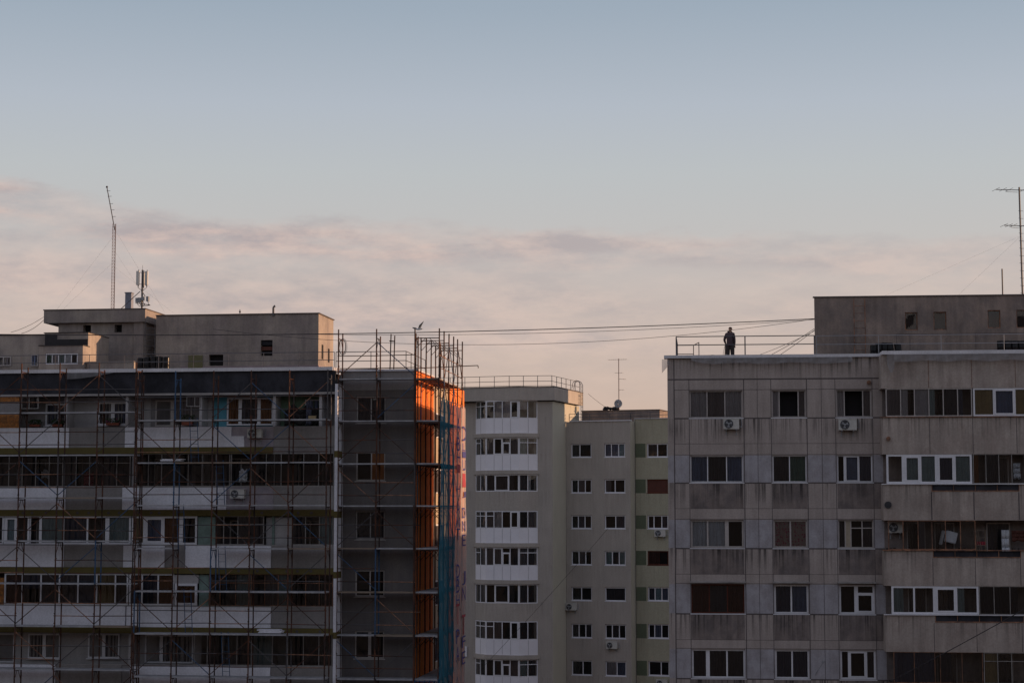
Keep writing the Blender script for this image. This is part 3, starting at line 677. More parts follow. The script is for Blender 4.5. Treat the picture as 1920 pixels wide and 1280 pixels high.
    for (pu_, pz_, dd, lab) in ((1072, 1144, d0, 'air conditioner hanging below the fifth row of wing windows, nearest the bay tower'), (1147.5, 1216, d0, 'air conditioner under a three-light window low on the wing, with a loose hose'), (1239, 1006.5, dR, 'air conditioner below the third green-panel window of the wing'), (1240, 1287, dR, 'air conditioner at the very bottom of the wing beside the concrete block')):
        make_ac(FM, FM.u(pu_, 1000, dd), dd, FM.z(pz_, pu_, dd), lab, w=.85, h=.56)
wing()

# unseen block added behind the right block to shade the tower's side
def tower_shader():
    f = Frame(1690, 144.0, .10); B = thing('tower_shade_block', f, (0, 0, 0), 'unseen concrete block added behind the right apartment block to shade the bay tower', 'building')
    b = MB(); b.box(4, 24, -8, 5.3, 0, 39.6); b.build('wall', 'conc', B)
    r = MB(); r.box(3.9, 24.1, -8.1, 5.4, 39.6, 39.75); r.build('roof', 'tar', B)
tower_shader()

def light_blockers():
    f = Frame(960, -4.0, 0); f.o = Vector((0, -4, 0)); B = thing('opposite_block', f, (0, -5, 0), 'unseen concrete block across the street, added to cut low sky from panes and facades', 'building')  # unseen block behind the camera, added to darken reflections and facades
    b = MB(); b.box(-120, 120, -14, 0, 0, 40); b.build('wall', 'wall_dim', B); b = MB(); b.box(-120.3, 120.3, -14.3, .3, 40, 40.3); b.build('roof', 'tar', B)
    f = Frame(960, 0, 0); f.o = Vector((40, 105, 0)); B = thing('end_wall_shade_block', f, (0, 0, 0), 'lower unseen block added outside the frame to shade the orange end wall', 'building')  # unseen block added to keep sun off the lower orange wall
    b = MB(); b.box(-8, 14, -13, 7, 0, 28.6); b.build('wall', 'conc', B); b = MB(); b.box(-8.2, 14.2, -13.2, 7.2, 28.6, 28.9); b.build('roof', 'tar', B)
light_blockers()
# ================================================================== LEFT BLOCK
FL = Frame(780, 85.0, .13)
DB = -1.2
def left_block():
    B = thing('apartment_block', FL, (0, 0, 0), 'apartment block under renovation on the left with scaffolding and an orange end wall', 'building')
    u = lambda p, d=0.0: FL.u(p, 900, d); z = lambda p, d=0.0, px=500: FL.z(p, px, d)
    TOP = z(696, 0, 700); UE = -30.0; ue = u(637)           # end block between ue and 0
    # ---- end block, front
    wz = [(742, 793), (847, 901), (957, 1011), (1068, 1118), (1182, 1234), (1292, 1340)]
    ops = [(u(667), u(722), z(b, 0, 700), z(a, 0, 700)) for a, b in wz]
    zt = z(706, 0, 700); zt2 = z(729, 0, 700)
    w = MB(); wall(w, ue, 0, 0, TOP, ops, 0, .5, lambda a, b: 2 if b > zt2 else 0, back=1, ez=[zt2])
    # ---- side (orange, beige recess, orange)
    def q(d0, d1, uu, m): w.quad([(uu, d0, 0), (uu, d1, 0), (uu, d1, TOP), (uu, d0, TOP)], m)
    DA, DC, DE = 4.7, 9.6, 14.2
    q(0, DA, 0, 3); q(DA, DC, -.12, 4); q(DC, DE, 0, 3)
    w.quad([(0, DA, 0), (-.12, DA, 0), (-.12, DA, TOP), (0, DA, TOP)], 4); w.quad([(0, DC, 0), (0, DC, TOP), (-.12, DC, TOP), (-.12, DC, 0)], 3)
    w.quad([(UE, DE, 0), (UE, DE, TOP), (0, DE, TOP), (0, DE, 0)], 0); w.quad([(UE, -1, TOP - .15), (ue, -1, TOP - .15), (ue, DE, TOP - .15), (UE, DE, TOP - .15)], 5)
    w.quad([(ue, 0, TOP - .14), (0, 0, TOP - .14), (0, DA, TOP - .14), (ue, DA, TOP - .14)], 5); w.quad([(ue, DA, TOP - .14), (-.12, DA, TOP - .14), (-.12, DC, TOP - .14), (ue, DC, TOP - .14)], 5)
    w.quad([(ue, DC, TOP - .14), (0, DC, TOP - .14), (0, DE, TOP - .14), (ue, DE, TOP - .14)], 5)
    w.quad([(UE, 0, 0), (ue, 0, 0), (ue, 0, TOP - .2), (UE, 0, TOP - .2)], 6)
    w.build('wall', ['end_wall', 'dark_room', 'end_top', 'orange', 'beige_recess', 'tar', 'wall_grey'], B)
    g = MB(); g.box(ue, 0, -.012, -.001, zt2 - .05, zt2); g.build('trim_line', 'end_top', B)
    SP = [([(.5, 'k'), (.5, 'k')], 'thin_metal'), ([(.52, 'd'), (.48, 'c', 'P')], 'pvc_cream'), ([(.5, 'k'), (.5, 'k')], 'thin_metal'), ([(.5, 'd'), (.5, 'd')], 'pvc_cream'), ([(.5, 'd', 'T'), (.5, 'd')], 'pvc_cream'), ([(.5, 'd'), (.5, 'd')], 'pvc')]
    for o, (s, fm) in zip(ops, SP): window(B, o[0] + .003, o[1] - .003, o[2] + .003, o[3] - .003, .08, s, fm, .06)
    # window surrounds in the beige recess on the side
    xs = lambda a, d_, z_: (-.12 - d_, DA + a, z_)
    for k in range(8):
        zz = TOP - 1.6 - k * 2.7; window(B, 1.2, 3.6, zz - 1.2, zz, -.03, [(.5, 'k'), (.5, 'n')], 'pvc', .07, xf=xs, sill=False, cd=.0)
    # ---- coping
    c = MB(); c.box(UE, ue - .08, DB - .14, .4, TOP - .03, TOP + .13); c.box(ue - .08, .12, -.12, .3, TOP, TOP + .09); c.box(.0 - .2, .12, .3, DA, TOP + .001, TOP + .07)
    c.build('coping', 'coping', B)
    # ---- balcony zone
    v = lambda p: FL.u(p, 900, DB); y = lambda p: FL.z(p, 320, DB); VE = v(627)
    f = MB(); f.box(UE, VE, DB, DB + .2, y(737), TOP - .03); f.box(UE, VE, DB + .2, 0, y(735.5), y(733)); fo = f.build('roof_fascia', 'fascia', B)
    f = MB(); f.box(UE, VE, DB - .03, DB + .15, y(741), y(737)); f.build('slab_edge', 'slab', fo)
    s = MB(); s.box(VE, VE + .12, DB - .02, -.003, 8, y(722)); so = s.build('edge_strip', 'foam_white', B)
    s = MB()
    for p in (852, 964, 1076, 1188): s.box(VE - .01, VE + .135, DB - .035, -.2, y(p + 6), y(p - 6))
    s.build('olive_marker', 'olive', so)
    par = [(800, 838, 850), (913, 955, 967), (1022, 1063, 1075), (1136, 1175, 1187), (1247, 1288, 1300), (1360, 1400, 1412)]
    X = [-60, 128, 232, 433, 512, 627]
    segs = [[(-400, 128, 'foam_white'), (128, 233, 'foam_grey'), (233, 433, 'foam_white'), (433, 512, 'lilac'), (512, 627, 'foam_grey')],
            [(-400, 124, 'foam_white'), (124, 230, 'foam_grey'), (230, 425, 'foam_white'), (425, 513, 'lilac'), (513, 627, 'foam_grey')],
            [(-400, 123, 'foam_white'), (123, 234, 'foam_grey'), (234, 311, 'foam_white'), (311, 350, 'wall_grey'), (350, 510, 'foam_white'), (510, 627, 'foam_grey')],
            [(-400, 240, 'foam_white'), (242, 511, 'foam_white'), (511, 627, 'foam_grey')],
            [(-400, 112, 'foam_white'), (112, 234, 'foam_grey'), (250, 511, 'foam_white'), (511, 627, 'foam_grey')],
            [(-400, 627, 'foam_white')]]
    for i, (a, b, c_) in enumerate(par):
        mats = ['wall_grey', 'olive', 'slab']; m = MB()
        m.box(UE, VE - .004, DB + .06, DB + .16, y(c_), y(a))                       # parapet core
        m.box(UE, VE, DB + .16, -.001, y(c_) , y(c_) + .16, 2)                      # floor slab
        ol = v(511) if i == 0 else VE - .004
        m.box(UE, ol, DB - .03, DB + .06, y(c_), y(b) - .004, 1)
        o = m.build('balcony', mats, B)
        for (p, q_, mm) in segs[i]:
            k = MB(); t = {'foam_white': .10, 'foam_grey': .05, 'lilac': .03, 'wall_grey': .02}[mm]
            top = y(a) + (.0 if mm != 'foam_white' else -.01)
            k.box(max(UE, v(p)) + .006, v(q_) - .006, DB + .06 - t, DB + .058, y(b), top); k.build('parapet_panel', mm, o)
        if i in (1, 2, 3):
            h = MB()
            for px in (45, 62, 88, 130, 147, 168, 205, 225, 262, 285, 300, 430, 470, 492, 540, 560, 585) if i == 1 else ((450, 485, 540, 560, 585) if i == 2 else (560, 603)):
                n = 8; cx, cz = v(px), (y(b) + y(c_)) / 2
                h.quad([(cx + .07 * math.cos(2 * math.pi * t / n), DB - .034, cz + .07 * math.sin(2 * math.pi * t / n)) for t in range(n)], 0)
            h.build('anchor_hole', 'joint', o)
        if i < 5 and i > 0:
            k = MB(); k.box(v(0), VE, DB + .02, DB + .14, y(a) + .003, y(a) + .035); k.build('handrail', 'slab', o)
    # the grey low boards on row one
    k = MB(); k.box(v(433), v(457), DB - .04, DB + .025, y(838), y(818)); k.build('foam_board', 'foam_white', B)
    # ---- row one: recessed wall with windows, open balcony
    zt_, zb_ = y(741), y(800)
    def wl(a, b, m, d=-.02, zt=zt_, zb=zb_):
        k = MB(); k.box(v(a), v(b), d - .06, d, zb - .1, zt); return k.build('balcony_back_wall', m, B)
    for a, b, m in ((-200, 118, 'wall_grey'), (118, 266, 'wall_white'), (266, 372, 'wall_grey'), (372, 383, 'wall_white'), (383, 511, 'wall_blue'), (511, 600, 'wall_green'), (600, 626, 'wall_grey')): wl(a + .3, b - .3, m)
    W = lambda a, b, p, q_, L, fm, fw=.06, d=-.14, **k: window(B, v(a), v(b), y(q_), y(p), d, L, fm, fw, **k)
    W(66, 116, 752, 795, [(.5, 'n'), (.5, 'k')], 'pvc', .08, cd=.05); W(166, 222, 750, 794, [(.5, 'k', 'T'), (.5, 'n')], 'pvc', .08, cd=.05)
    W(275, 345, 747, 797, [(.46, 'd', 'T'), (.54, 'm')], 'pvc_cream', .07, cd=.05, sill=False)
    W(412, 500, 744, 796, [(.28, 'c', 'T'), (.40, 'k', 'T'), (.30, 'c')], 'pvc', .07, d=-.2, cd=.05, sill=False)
    W(346, 372, 742, 762, [(.6, 'm'), (.4, 'm')], 'thin_metal', .03, d=DB + .1, sill=False)
    W(35, 67, 741, 764, [(.45, 'k'), (.55, 'k')], 'thin_metal', .03, d=DB + .1, sill=False)
    W(560, 592, 748, 795, [(1, 'b', 'h')], 'pvc', .05, cd=.05, sill=False)
    k = MB(); k.box(v(-40), v(31.5), DB + .05, DB + .08, y(750), zt_ ); k.box(v(-40), v(31.5), DB + .055, DB + .08, zb_, y(774)); k.build('board_panel', 'osb', B)
    k = MB(); k.box(v(-40), v(31.5), DB + .1, DB + .12, y(774), y(750)); k.build('board_panel', 'wall_grey', B)
    for px in (118, 233, 372, 511, 598): k = MB(); k.box(v(px) - .06, v(px) + .06, DB + .17, -.09, zb_, zt_); k.build('balcony_divider', 'wall_white', B)
    # ---- rows two to five
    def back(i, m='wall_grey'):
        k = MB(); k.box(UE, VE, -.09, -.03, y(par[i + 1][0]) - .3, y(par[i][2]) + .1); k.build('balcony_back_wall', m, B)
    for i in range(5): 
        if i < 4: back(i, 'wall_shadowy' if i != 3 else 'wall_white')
        for (a, b, cc) in ((40, 70, 'k'), (100, 140, 'm'), (180, 215, 'k'), (275, 310, 'm'), (420, 460, 'k'), (548, 596, 'k')):
            if i in (0, 1, 2): W(a, b, par[i][2] + 8, par[i + 1][0] + 8, [(.5, cc), (.5, 'd')], 'pvc_cream', .06, d=-.16, cd=.04, sill=False, name='balcony_door')
        for px in (246, 378, 511): k = MB(); k.box(v(px) - .05, v(px) + .05, DB + .2, -.1, y(par[i + 1][0]), y(par[i][2])); k.build('balcony_divider', 'wall_white' if i != 1 else 'wall_teal', B)
    G = lambda i, a, b, L, fm, fw, **k: window(B, v(a), v(b), y(par[i + 1][0]) + .04, y(par[i][2]) - .003, DB + .06, L, fm, fw, sill=False, name='balcony_window', **k)
    G(0, -60, 243, [(24, 'd', 'O'), (25, 'k', 't'), (23, 'd', 't'), (24, 'd', 't'), (24, 'k', 't'), (24, 'd', 't'), (24, 'k', 't'), (24, 'm', 't'), (24, 'd', 't'), (24, 'd', 't'), (24, 'm', 't'), (24, 'k', 't')], 'thin_metal', .028, gl='glass_dark')
    G(0, 252, 430, [(25, 'd', 't'), (25, 'd', 't'), (25, 'k', 't'), (25, 'd', 't'), (26, 'm', 'tq'), (26, 'd', 't'), (26, 'd', 't')], 'thin_metal', .028, gl='glass_dark')
    G(0, 432, 625, [(38, 'd', 'tO'), (28, 'd', 't'), (28, 'k', 't'), (42, 'd', 't'), (28, 'k', 't'), (28, 'd', 't')], 'thin_metal', .028, gl='glass_dark')
    G(1, -60, 8, [(1, 'k'), (1, 'k')], 'pvc', .07); G(1, 9, 56, [(.5, 'l', 's'), (.5, 'd')], 'pvc', .085); G(1, 57, 76, [(1, 'd', 'O')], 'pvc', .04)
    G(1, 76, 246, [(33, 't'), (34, 'n'), (28, 'd', 'T'), (33, 't')], 'pvc', .085)
    G(1, 248, 370, [(25, 'o', 'T'), (34, 'b', 's'), (32, 'c', 'T'), (30, 'k', 'q')], 'pvc', .09)
    k = MB(); k.box(v(372), v(404), DB + .07, DB + .12, y(1022), y(969)); k.build('glazing_panel', 'wall_teal', B)
    G(1, 405, 495, [(14, 'd', 't'), (25, 'd', 'tO'), (20, 'k', 't'), (26, 'k', 't')], 'thin_metal', .03)
    k = MB(); k.box(v(497), v(546), DB + .3, DB + .34, y(1022), y(969)); k.build('glazing_panel', 'wall_white', B)
    G(1, 547, 625, [(24, 'k', 't'), (24, 'd', 't'), (24, 't', 't')], 'thin_metal', .03)
    k = MB(); k.box(v(-60), v(11), DB + .07, DB + .1, y(1136), y(1084)); k.build('board_panel', 'osb', B)
    G(2, 12, 243, [(34, 'r'), (35, 'n', 'h'), (35, 'k'), (35, 'm'), (35, 'n'), (35, 'o'), (24, 'k')], 'pvc', .07)
    G(2, 245, 328, [(24, 'k'), (30, 'n'), (29, 'c')], 'pvc', .07)
    k = MB(); k.box(v(328), v(374), DB + .07, DB + .12, y(1093), y(1077)); k.build('glazing_panel', 'wall_white', B)
    window(B, v(330), v(372), y(1134), y(1093), DB + .06, [(1, 'c')], 'pvc', .11, sill=False, name='balcony_window')
    k = MB(); k.box(v(375), v(393), DB + .12, DB + .16, y(1136), y(1077)); k.build('glazing_panel', 'wall_teal', B)
    G(2, 394, 625, [(20, 'c', 'tq'), (28, 'k', 't'), (28, 't', 't'), (24, 'd', 't'), (24, 'm', 't'), (24, 't', 't'), (25, 'd', 't'), (24, 'k', 't'), (24, 'd', 't')], 'rust_metal', .028, gl='glass_dark')
    W(43, 104, 1192, 1240, [(.5, 'k', 'T'), (.5, 'd')], 'pvc', .07, cd=.05); W(156, 215, 1191, 1238, [(.5, 'd', 'T'), (.5, 'k')], 'pvc', .07, cd=.05)
    W(-20, 18, 1192, 1248, [(1, 'd')], 'pvc', .07, cd=.05, sill=False)
    W(263, 354, 1192, 1246, [(.34, 'd', 'T'), (.66, 'k')], 'pvc', .07, cd=.05, sill=False)
    G(3, 368, 625, [(24, 'd'), (28, 'k'), (26, 'd'), (26, 'k'), (38, 't'), (28, 'd'), (28, 'k'), (28, 'k'), (24, 'd')], 'thin_metal', .028, gl='glass_dark')
    # ---- rooftop houses
    dp = 6.6; pu = lambda p, d=dp: FL.u(p, 640, d); pz = lambda p, d=dp, px=450: FL.z(p, px, d)
    m = MB(); T = pz(590); a0, a1 = pu(292), pu(597)
    wo = [(pu(489), pu(511), pz(667.5), pz(638)), (pu(392), pu(419), pz(685), pz(664))]
    wall(m, a0, a1, TOP - .16, T, wo, dp, .25, back=1); shell(m, a0, a1, dp, dp + 3.3, TOP - .16, T, 0, 2)
    po = m.build('roof_house', ['ph_wall', 'dark_room', 'tar'], B)
    m = MB(); m.box(pu(340), a1 + .03, dp - .03, dp - .001, TOP - .15, pz(686)); m.box(a1 + .001, a1 + .03, dp, dp + 3.3, TOP - .15, pz(686)); m.build('plinth_band', 'ph_band', po)
    m = MB(); m.box(a0 - .02, a1 + .05, dp - .05, dp + 3.35, T, T + .05); m.build('roof_edge', 'joint', po)
    m = MB(); m.box(pu(354), pu(381), dp - .045, dp - .031, TOP - .15, pz(665)); m.build('door', 'door_olive', po)
    m = MB(); m.box(wo[0][0], wo[0][1], dp + .1, dp + .13, pz(657), pz(650)); m.box(wo[0][0], wo[0][1], dp + .1, dp + .12, pz(647), pz(638), 1); m.build('broken_window', ['cur_r', 'fascia'], po)
    m = MB(); m.box(a1 + .001, a1 + .012, dp + .7, dp + 1.05, pz(672), pz(645)); m.build('slit_window', 'dark_room', po)
    m = MB(); m.box(a1 + .001, a1 + .012, dp + 2.1, dp + 2.45, pz(674), pz(648)); m.build('slit_window', 'dark_room', po)
    # taller stair head with overhanging slab
    db = 6.4; b0, b1 = pu(109, db), pu(270, db); T2 = pz(581.5, db, 200); S = pz(605, db, 200)
    m = MB(); wo2 = [(pu(155, db), pu(170, db), pz(621, db), pz(605.5, db)), (pu(214, db), pu(228, db), pz(620, db), pz(605.5, db))]
    wall(m, b0, b1, TOP - .16, S, wo2, db, .4, back=1); shell(m, b0, b1, db, 10.4, TOP - .16, S, 0, 2)
    m.box(pu(252, db), pu(270, db), db - .12, db - .001, TOP - .16, S - .001)
    m.build('stair_house', ['ph_wall', 'dark_room', 'tar'], B)
    m = MB(); dS = db - .25; m.box(FL.u(82, 600, dS), FL.u(272, 600, dS), dS, 10.6, S, T2); so = m.build('roof_slab', 'ph_wall', B)
    m = MB(); m.box(FL.u(82, 600, dS) - .03, FL.u(272, 600, dS) + .03, dS - .03, 10.63, T2, T2 + .05); m.build('roof_edge', 'joint', so)
    # lower left house and sunroom
    dl = 2.4; lu = lambda p, d=dl: FL.u(p, 650, d); lz = lambda p, d=dl: FL.z(p, 120, d)
    m = MB(); m.box(UE + .5, lu(83), dl + .6, 8, TOP - .16, lz(625)); m.box(lu(83), lu(165), dl, 5.28, TOP - .16, lz(624)); ho = m.build('roof_house', 'ph_wall', B)
    m = MB(); m.box(UE + .4, lu(83), dl + .55, 8, lz(625), lz(623.5)); m.box(lu(83) - .04, lu(165) + .03, dl - .04, 5.26, lz(624), lz(622.8)); m.build('roof_edge', 'tar', ho)
    m = MB(); m.box(lu(84), lu(165) - .01, dl - .012, dl - .001, lz(647), lz(636)); m.box(lu(84), lu(107), dl - .014, dl - .001, lz(636), lz(627)); m.build('tar_patch', 'tar', ho)
    ds = 1.5; su = lambda p: FL.u(p, 670, ds); sz = lambda p: FL.z(p, 120, ds)
    m = MB(); m.box(su(73), su(155), ds, dl - .01, sz(662), sz(648)); m.box(su(73), su(155), ds, dl - .01, TOP - .16, sz(683)); m.box(su(73), su(85), ds, dl - .01, sz(683), sz(662)); m.box(su(146), su(155), ds + .01, dl - .01, sz(683), sz(662)); m.build('sunroom', 'ph_wall', B)
    m = MB(); m.box(su(72), su(156), ds - .05, dl, sz(648), sz(646.5)); m.build('roof_edge', 'tar', B)
    window(B, su(85.5), su(145.5), sz(682.5), sz(662.5), ds + .02, [(1, 'G'), (1, 'g'), (1, 't'), (1, 'w'), (1, 'k')], 'pvc', .04, sill=False, cd=.08, name='sunroom_window')
    window(B, lu(-2, dl + .6), lu(22, dl + .6), lz(683), lz(665), dl + .54, [(.4, 'k'), (.6, 'm')], 'pvc_cream', .05, cd=.04, sill=False, name='roof_window')
    window(B, lu(59, dl + .6), lu(73, dl + .6), lz(684), lz(662), dl + .54, [(1, 'b')], 'pvc_cream', .05, cd=.04, sill=False, name='roof_window')
    m = MB(); m.box(FL.u(163, 640, 1.9), FL.u(252, 640, 1.9), 1.9, 2.1, TOP - .16, FL.z(679, 200, 1.9)); m.box(FL.u(163, 640, 1.9), FL.u(252, 640, 1.9), 1.85, 2.15, FL.z(679, 200, 1.9), FL.z(677.5, 200, 1.9)); m.build('low_wall', 'ph_wall', B)
    return TOP
TOP_L = left_block()

# ------------------------------------------------------------------ scaffolding
def scaffold(fr, t, ps, din, dout, lifts, ztop, xf, brace0=0, deck=True, mats=None, skip_deck=(), over=.3):
    """ps: positions of the frames; lifts: heights of the decks from the top down; ztop: height of frame tops above the last deck"""
    H = lifts[0] - lifts[1] if len(lifts) > 1 else 1.93
    levels = list(lifts)
    for li, zl in enumerate([ztop] + levels):          # frame hanging below each level
        zb = ([*levels, levels[-1] - H])[li]
        for i, p in enumerate(ps):
            jx = random.uniform(-.02, .02); jd = random.uniform(-.015, .015)
            ms = 'scaf' if random.random() > .14 else ('scaf_blue' if random.random() > .5 else 'scaf_grey')
            f = MB(xf); top = zl + (over if li == 0 else 0.04)
            f.tube((p + jx, dout, zb), (p + jx, dout + jd, top), .034, 6); f.tube((p, din, zb), (p, din + jd, zl + .02 + (over * random.random() * .6 if li == 0 else 0)), .034, 6)
            f.tube((p, din, zl - .08), (p, dout, zl - .08), .022, 5)
            w = abs(dout - din); s = 1 if dout > din else -1
            f.tube((p, din, zl - .55), (p, din + s * w * .42, zl - .08), .015, 4); f.tube((p, dout, zl - .55), (p, dout - s * w * .42, zl - .08), .015, 4)
            for q in (zb + .12, zb + .55, zb + 1.1): f.box(p - .035, p + .035, dout - .035, dout + .035, q, q + .05)
            f.build('frame', ms, t)
        if li == len(levels): pass
        for i, (a, b) in enumerate(zip(ps, ps[1:])):
            rl = MB(xf)
            for h in (.48, 1.05):
                if random.random() > .06:
                    jz = random.uniform(-.03, .03); ms = random.choice(['scaf', 'scaf', 'scaf_grey', 'rust_metal'])
                    rl.tube((a - .06, dout, zb + h), (b + .06 + (.25 if random.random() < .15 else 0), dout, zb + h + jz), .02, 5)
            if rl.f: rl.build('guard_rail', ms, t)
            if (li + i + brace0) % 1 == 0 and random.random() > .12:
                up = (i + li + brace0) % 2 == 0; br = MB(xf)
                br.tube((a, dout + .03, zb + .12 if up else zl - .25), (b, dout + .03, zl - .25 if up else zb + .12), .02, 5)
                br.build('brace', random.choice(['scaf', 'scaf_grey', 'scaf', 'scaf_blue', 'rust_metal']), t)
    for li, zl in enumerate(levels):
        for i, (a, b) in enumerate(zip(ps, ps[1:])):
            if (li, i) in skip_deck: continue
            pl = MB(xf); n = 3; w = abs(dout - din) - .06; s = 1 if dout > din else -1; d0 = din + s * .03
            for k in range(n):
                pl.box(a + .01, b - .01, d0 + s * w * k / n + .004, d0 + s * w * (k + 1) / n - .004, zl - .03 + random.uniform(-.006, .006), zl + .03)
            pl.build('deck', 'deck' if random.random() > .2 else 'deck_wood', t)

def scaffolds():
    do, di = DB - 1.15, DB - .35
    u = lambda p: FL.u(p, 900, do); z = lambda p, px=300: FL.z(p, px, do)
    base = lambda p: (u(p), do, 0)
    A = thing('scaffolding', FL, base(110), 'rusty tube scaffolding at the far left of the left block, up to its roof edge', 'scaffolding', 'scaffolding round the left block')
    ps = [u(p) for p in (-110, -37, 35, 108, 181, 252)]
    xf = None
    scaffold(FL, A, ps, di, do, [z(p, 140) for p in (773, 853, 933, 1014, 1094, 1174, 1255)], z(693, 140), xf, 1)
    Bt = thing('scaffolding', FL, base(440), 'dark tube scaffolding with ladders before the white balcony bands, five bays wide', 'scaffolding', 'scaffolding round the left block')
    ps = [u(p) for p in (255.5, 326, 397.5, 469, 541, 612)]
    scaffold(FL, Bt, ps, di, do, [z(p, 440) for p in (787, 867, 947, 1028, 1109, 1189, 1270)], z(707, 440), xf, 0, skip_deck=((3, 1),))
    C = thing('scaffolding', FL, (FL.u(700, 900, -1.0), -1.0, 0), 'corner scaffolding rising above the roof beside the orange end wall', 'scaffolding', 'scaffolding round the left block')
    do2, di2 = -1.05, -.25; v = lambda p: FL.u(p, 760, do2)
    lz = [FL.z(p, 705, do2) for p in (710, 789, 869, 948, 1028, 1110, 1191, 1273)]; zt = FL.z(631, 705, do2)
    scaffold(FL, C, [v(634.5), v(706), v(777.5)], di2, do2, lz, zt, xf, 0, over=.35)
    # along the side wall
    xs = lambda a, d_, z_: (d_, a, z_)
    ps = [-.95 + 1.33 * k for k in range(6)]
    scaffold(FL, C, ps, .15, 1.22, lz, zt, xs, 1, over=.35)
    m = MB()
    for px in (732, 739): uu = FL.u(px, 650, 6.0); m.tube((uu - .03, 6.0, TOP_L - .14), (uu + .03, 6.0, FL.z(626 if px == 732 else 629, px, 6.0)), .032, 6)
    m.tube((FL.u(730, 650, 6), 6, FL.z(639, 735, 6)), (FL.u(741, 650, 6), 6, FL.z(640, 735, 6)), .03, 5); m.build('frame', 'scaf', C)
    m = MB(); m.tube((-.4, 2.2, FL.z(690, 800, 2.2)), (2.25, 4.0, FL.z(685, 893, 4.0)), .022, 5); m.tube((2.25, 4.0, FL.z(685, 893, 4.0)), (2.27, 4.0, FL.z(690, 893, 4.0)), .022, 5); m.build('loose_tube', 'scaf', C)
    # legs down to the ground
    for t, us_, (a, b), ax in ((A, [u(p) for p in (-110, -37, 35, 108, 181, 252)], (di, do), 0), (Bt, [u(p) for p in (255.5, 326, 397.5, 469, 541, 612)], (di, do), 0), (C, [v(634.5), v(706), v(777.5)], (di2, do2), 0), (C, ps, (.15, 1.22), 1)):
        m = MB(xs if ax else None)
        for p in us_:
            for d_ in (a, b): m.tube((p, d_, 0), (p, d_, lz[-1] - 1.6), .026, 5)
        m.build('lower_legs', 'scaf', t)
    # ladders hung between lifts
    def lad(p0, p1, pt, pb, lab):
        m = MB(); a, b = u(p0), u(p1); zt_, zb_ = z(pt, p0), z(pb, p0); d1_, d2_ = do + .15, do + .5
        for x in (a, b): m.tube((x, d2_, zb_), (x, d1_, zt_), .018, 5)
        n = int((zt_ - zb_) / .29)
        for k in range(1, n): f = k / n; m.tube((a, d2_ + (d1_ - d2_) * f, zb_ + (zt_ - zb_) * f), (b, d2_ + (d1_ - d2_) * f, zb_ + (zt_ - zb_) * f), .012, 4)
        single(m, 'scaffold_ladder', 'scaf_blue', FL, lab, 'ladder', 'blue ladders on the scaffolding')
    lad(352, 366, 783, 868, 'blue ladder before the topmost white balcony band'); lad(403, 416, 862, 948, 'blue ladder left of the white air conditioner, second balcony band')
    lad(330, 343, 945, 1029, 'blue ladder in front of the orange curtained window, third glazed row'); lad(409, 422, 1024, 1110, 'blue ladder before the third white balcony band'); lad(346, 359, 1104, 1190, 'blue ladder before the dark patches of the fourth white band'); lad(417, 430, 1184, 1272, 'lowest blue ladder, right of the dark glazed row at the bottom')
    # tied bundles and coil
    m = MB()
    for k in range(7):
        r = .26 + .05 * random.random(); c = Vector((v(642) + random.uniform(-.05, .05), do2, FL.z(646, 643, do2)))
        m.path([(c.x + r * .55 * math.cos(t * .42), c.y, c.z + r * 1.25 * math.sin(t * .42) - .1) for t in range(16)], .006, 4)
    single(m, 'wire_coil', 'scaf_grey', FL, 'loose coil of thin wire hanging on a scaffold pole beside the rooftop house', 'wire coil')
    # netting and printed sheet on the outer side
    def sheet(a0, a1, tops, mat_, name, lab, cat, zb=9.0):
        n = 26; rows = 60; m = MB()
        def P(i, j):
            f = i / n; a = a0 + (a1 - a0) * f; zt_ = tops[0] + (tops[1] - tops[0]) * f + .07 * math.sin(i * 1.7) + .04 * math.sin(i * 4.1)
            zz = zt_ + (zb - zt_) * j / rows
            return (1.29 + .035 * math.sin(a * 5.3 + zz * .5) + .02 * math.sin(a * 13 + zz * 1.1) + .012 * math.sin(zz * 2.2), a, zz)
        for i in range(n):
            for j in range(rows): m.quad([P(i, j), P(i + 1, j), P(i + 1, j + 1), P(i, j + 1)], 0)
        return single(m, name, mat_, FL, lab, cat, smooth=True, base=(1.29, (a0 + a1) / 2, zb))
    dd = lambda px: FL.us(px, 1.29)
    sheet(-1.05, dd(852), (FL.z(747, 822, -.9), FL.z(757, 850, 2)), 'net_blue', 'debris_net', 'blue see-through debris net hanging on the outer face of the corner scaffolding', 'net')
    ban = thing('banner', FL, (1.29, dd(862), 9.0), 'pale translucent printed sheet with blue and red letters, right of the blue net', 'banner')
    bs = sheet(dd(852) + .02, dd(873.5), (FL.z(757, 852, 2), FL.z(761, 872, 4.5)), 'banner_sheet', 'sheet', None, None)
    bs.parent = ban; bs.location = (0, 0, 0); bs.rotation_euler = (0, 0, 0)
    m0 = dd(862); 
    for v_ in bs.data.vertices: v_.co.y += ((dd(852) + .02 + dd(873.5)) / 2) - m0
    def glyph(ch, a, zc, h, mat_, wdt):
        cu = bpy.data.curves.new('t', 'FONT'); cu.body = ch; cu.align_x = 'CENTER'; cu.align_y = 'CENTER'; cu.size = 1.0; cu.extrude = 0
        o = bpy.data.objects.new('t', cu); me = bpy.data.meshes.new_from_object(o); bpy.data.objects.remove(o)
        vs = [v_.co.copy() for v_ in me.vertices]
        lo = [min(v_[k] for v_ in vs) for k in (0, 1)]; hi = [max(v_[k] for v_ in vs) for k in (0, 1)]
        mm = MB()
        for p in me.polygons:
            mm.quad([(1.345, a + wdt * ((vs[i].x - lo[0]) / (hi[0] - lo[0]) - .5), zc + h * ((vs[i].y - lo[1]) / (hi[1] - lo[1]) - .5)) for i in p.vertices], 0)
        bpy.data.meshes.remove(me); mm.build('letter', mat_, ban, smooth=None)
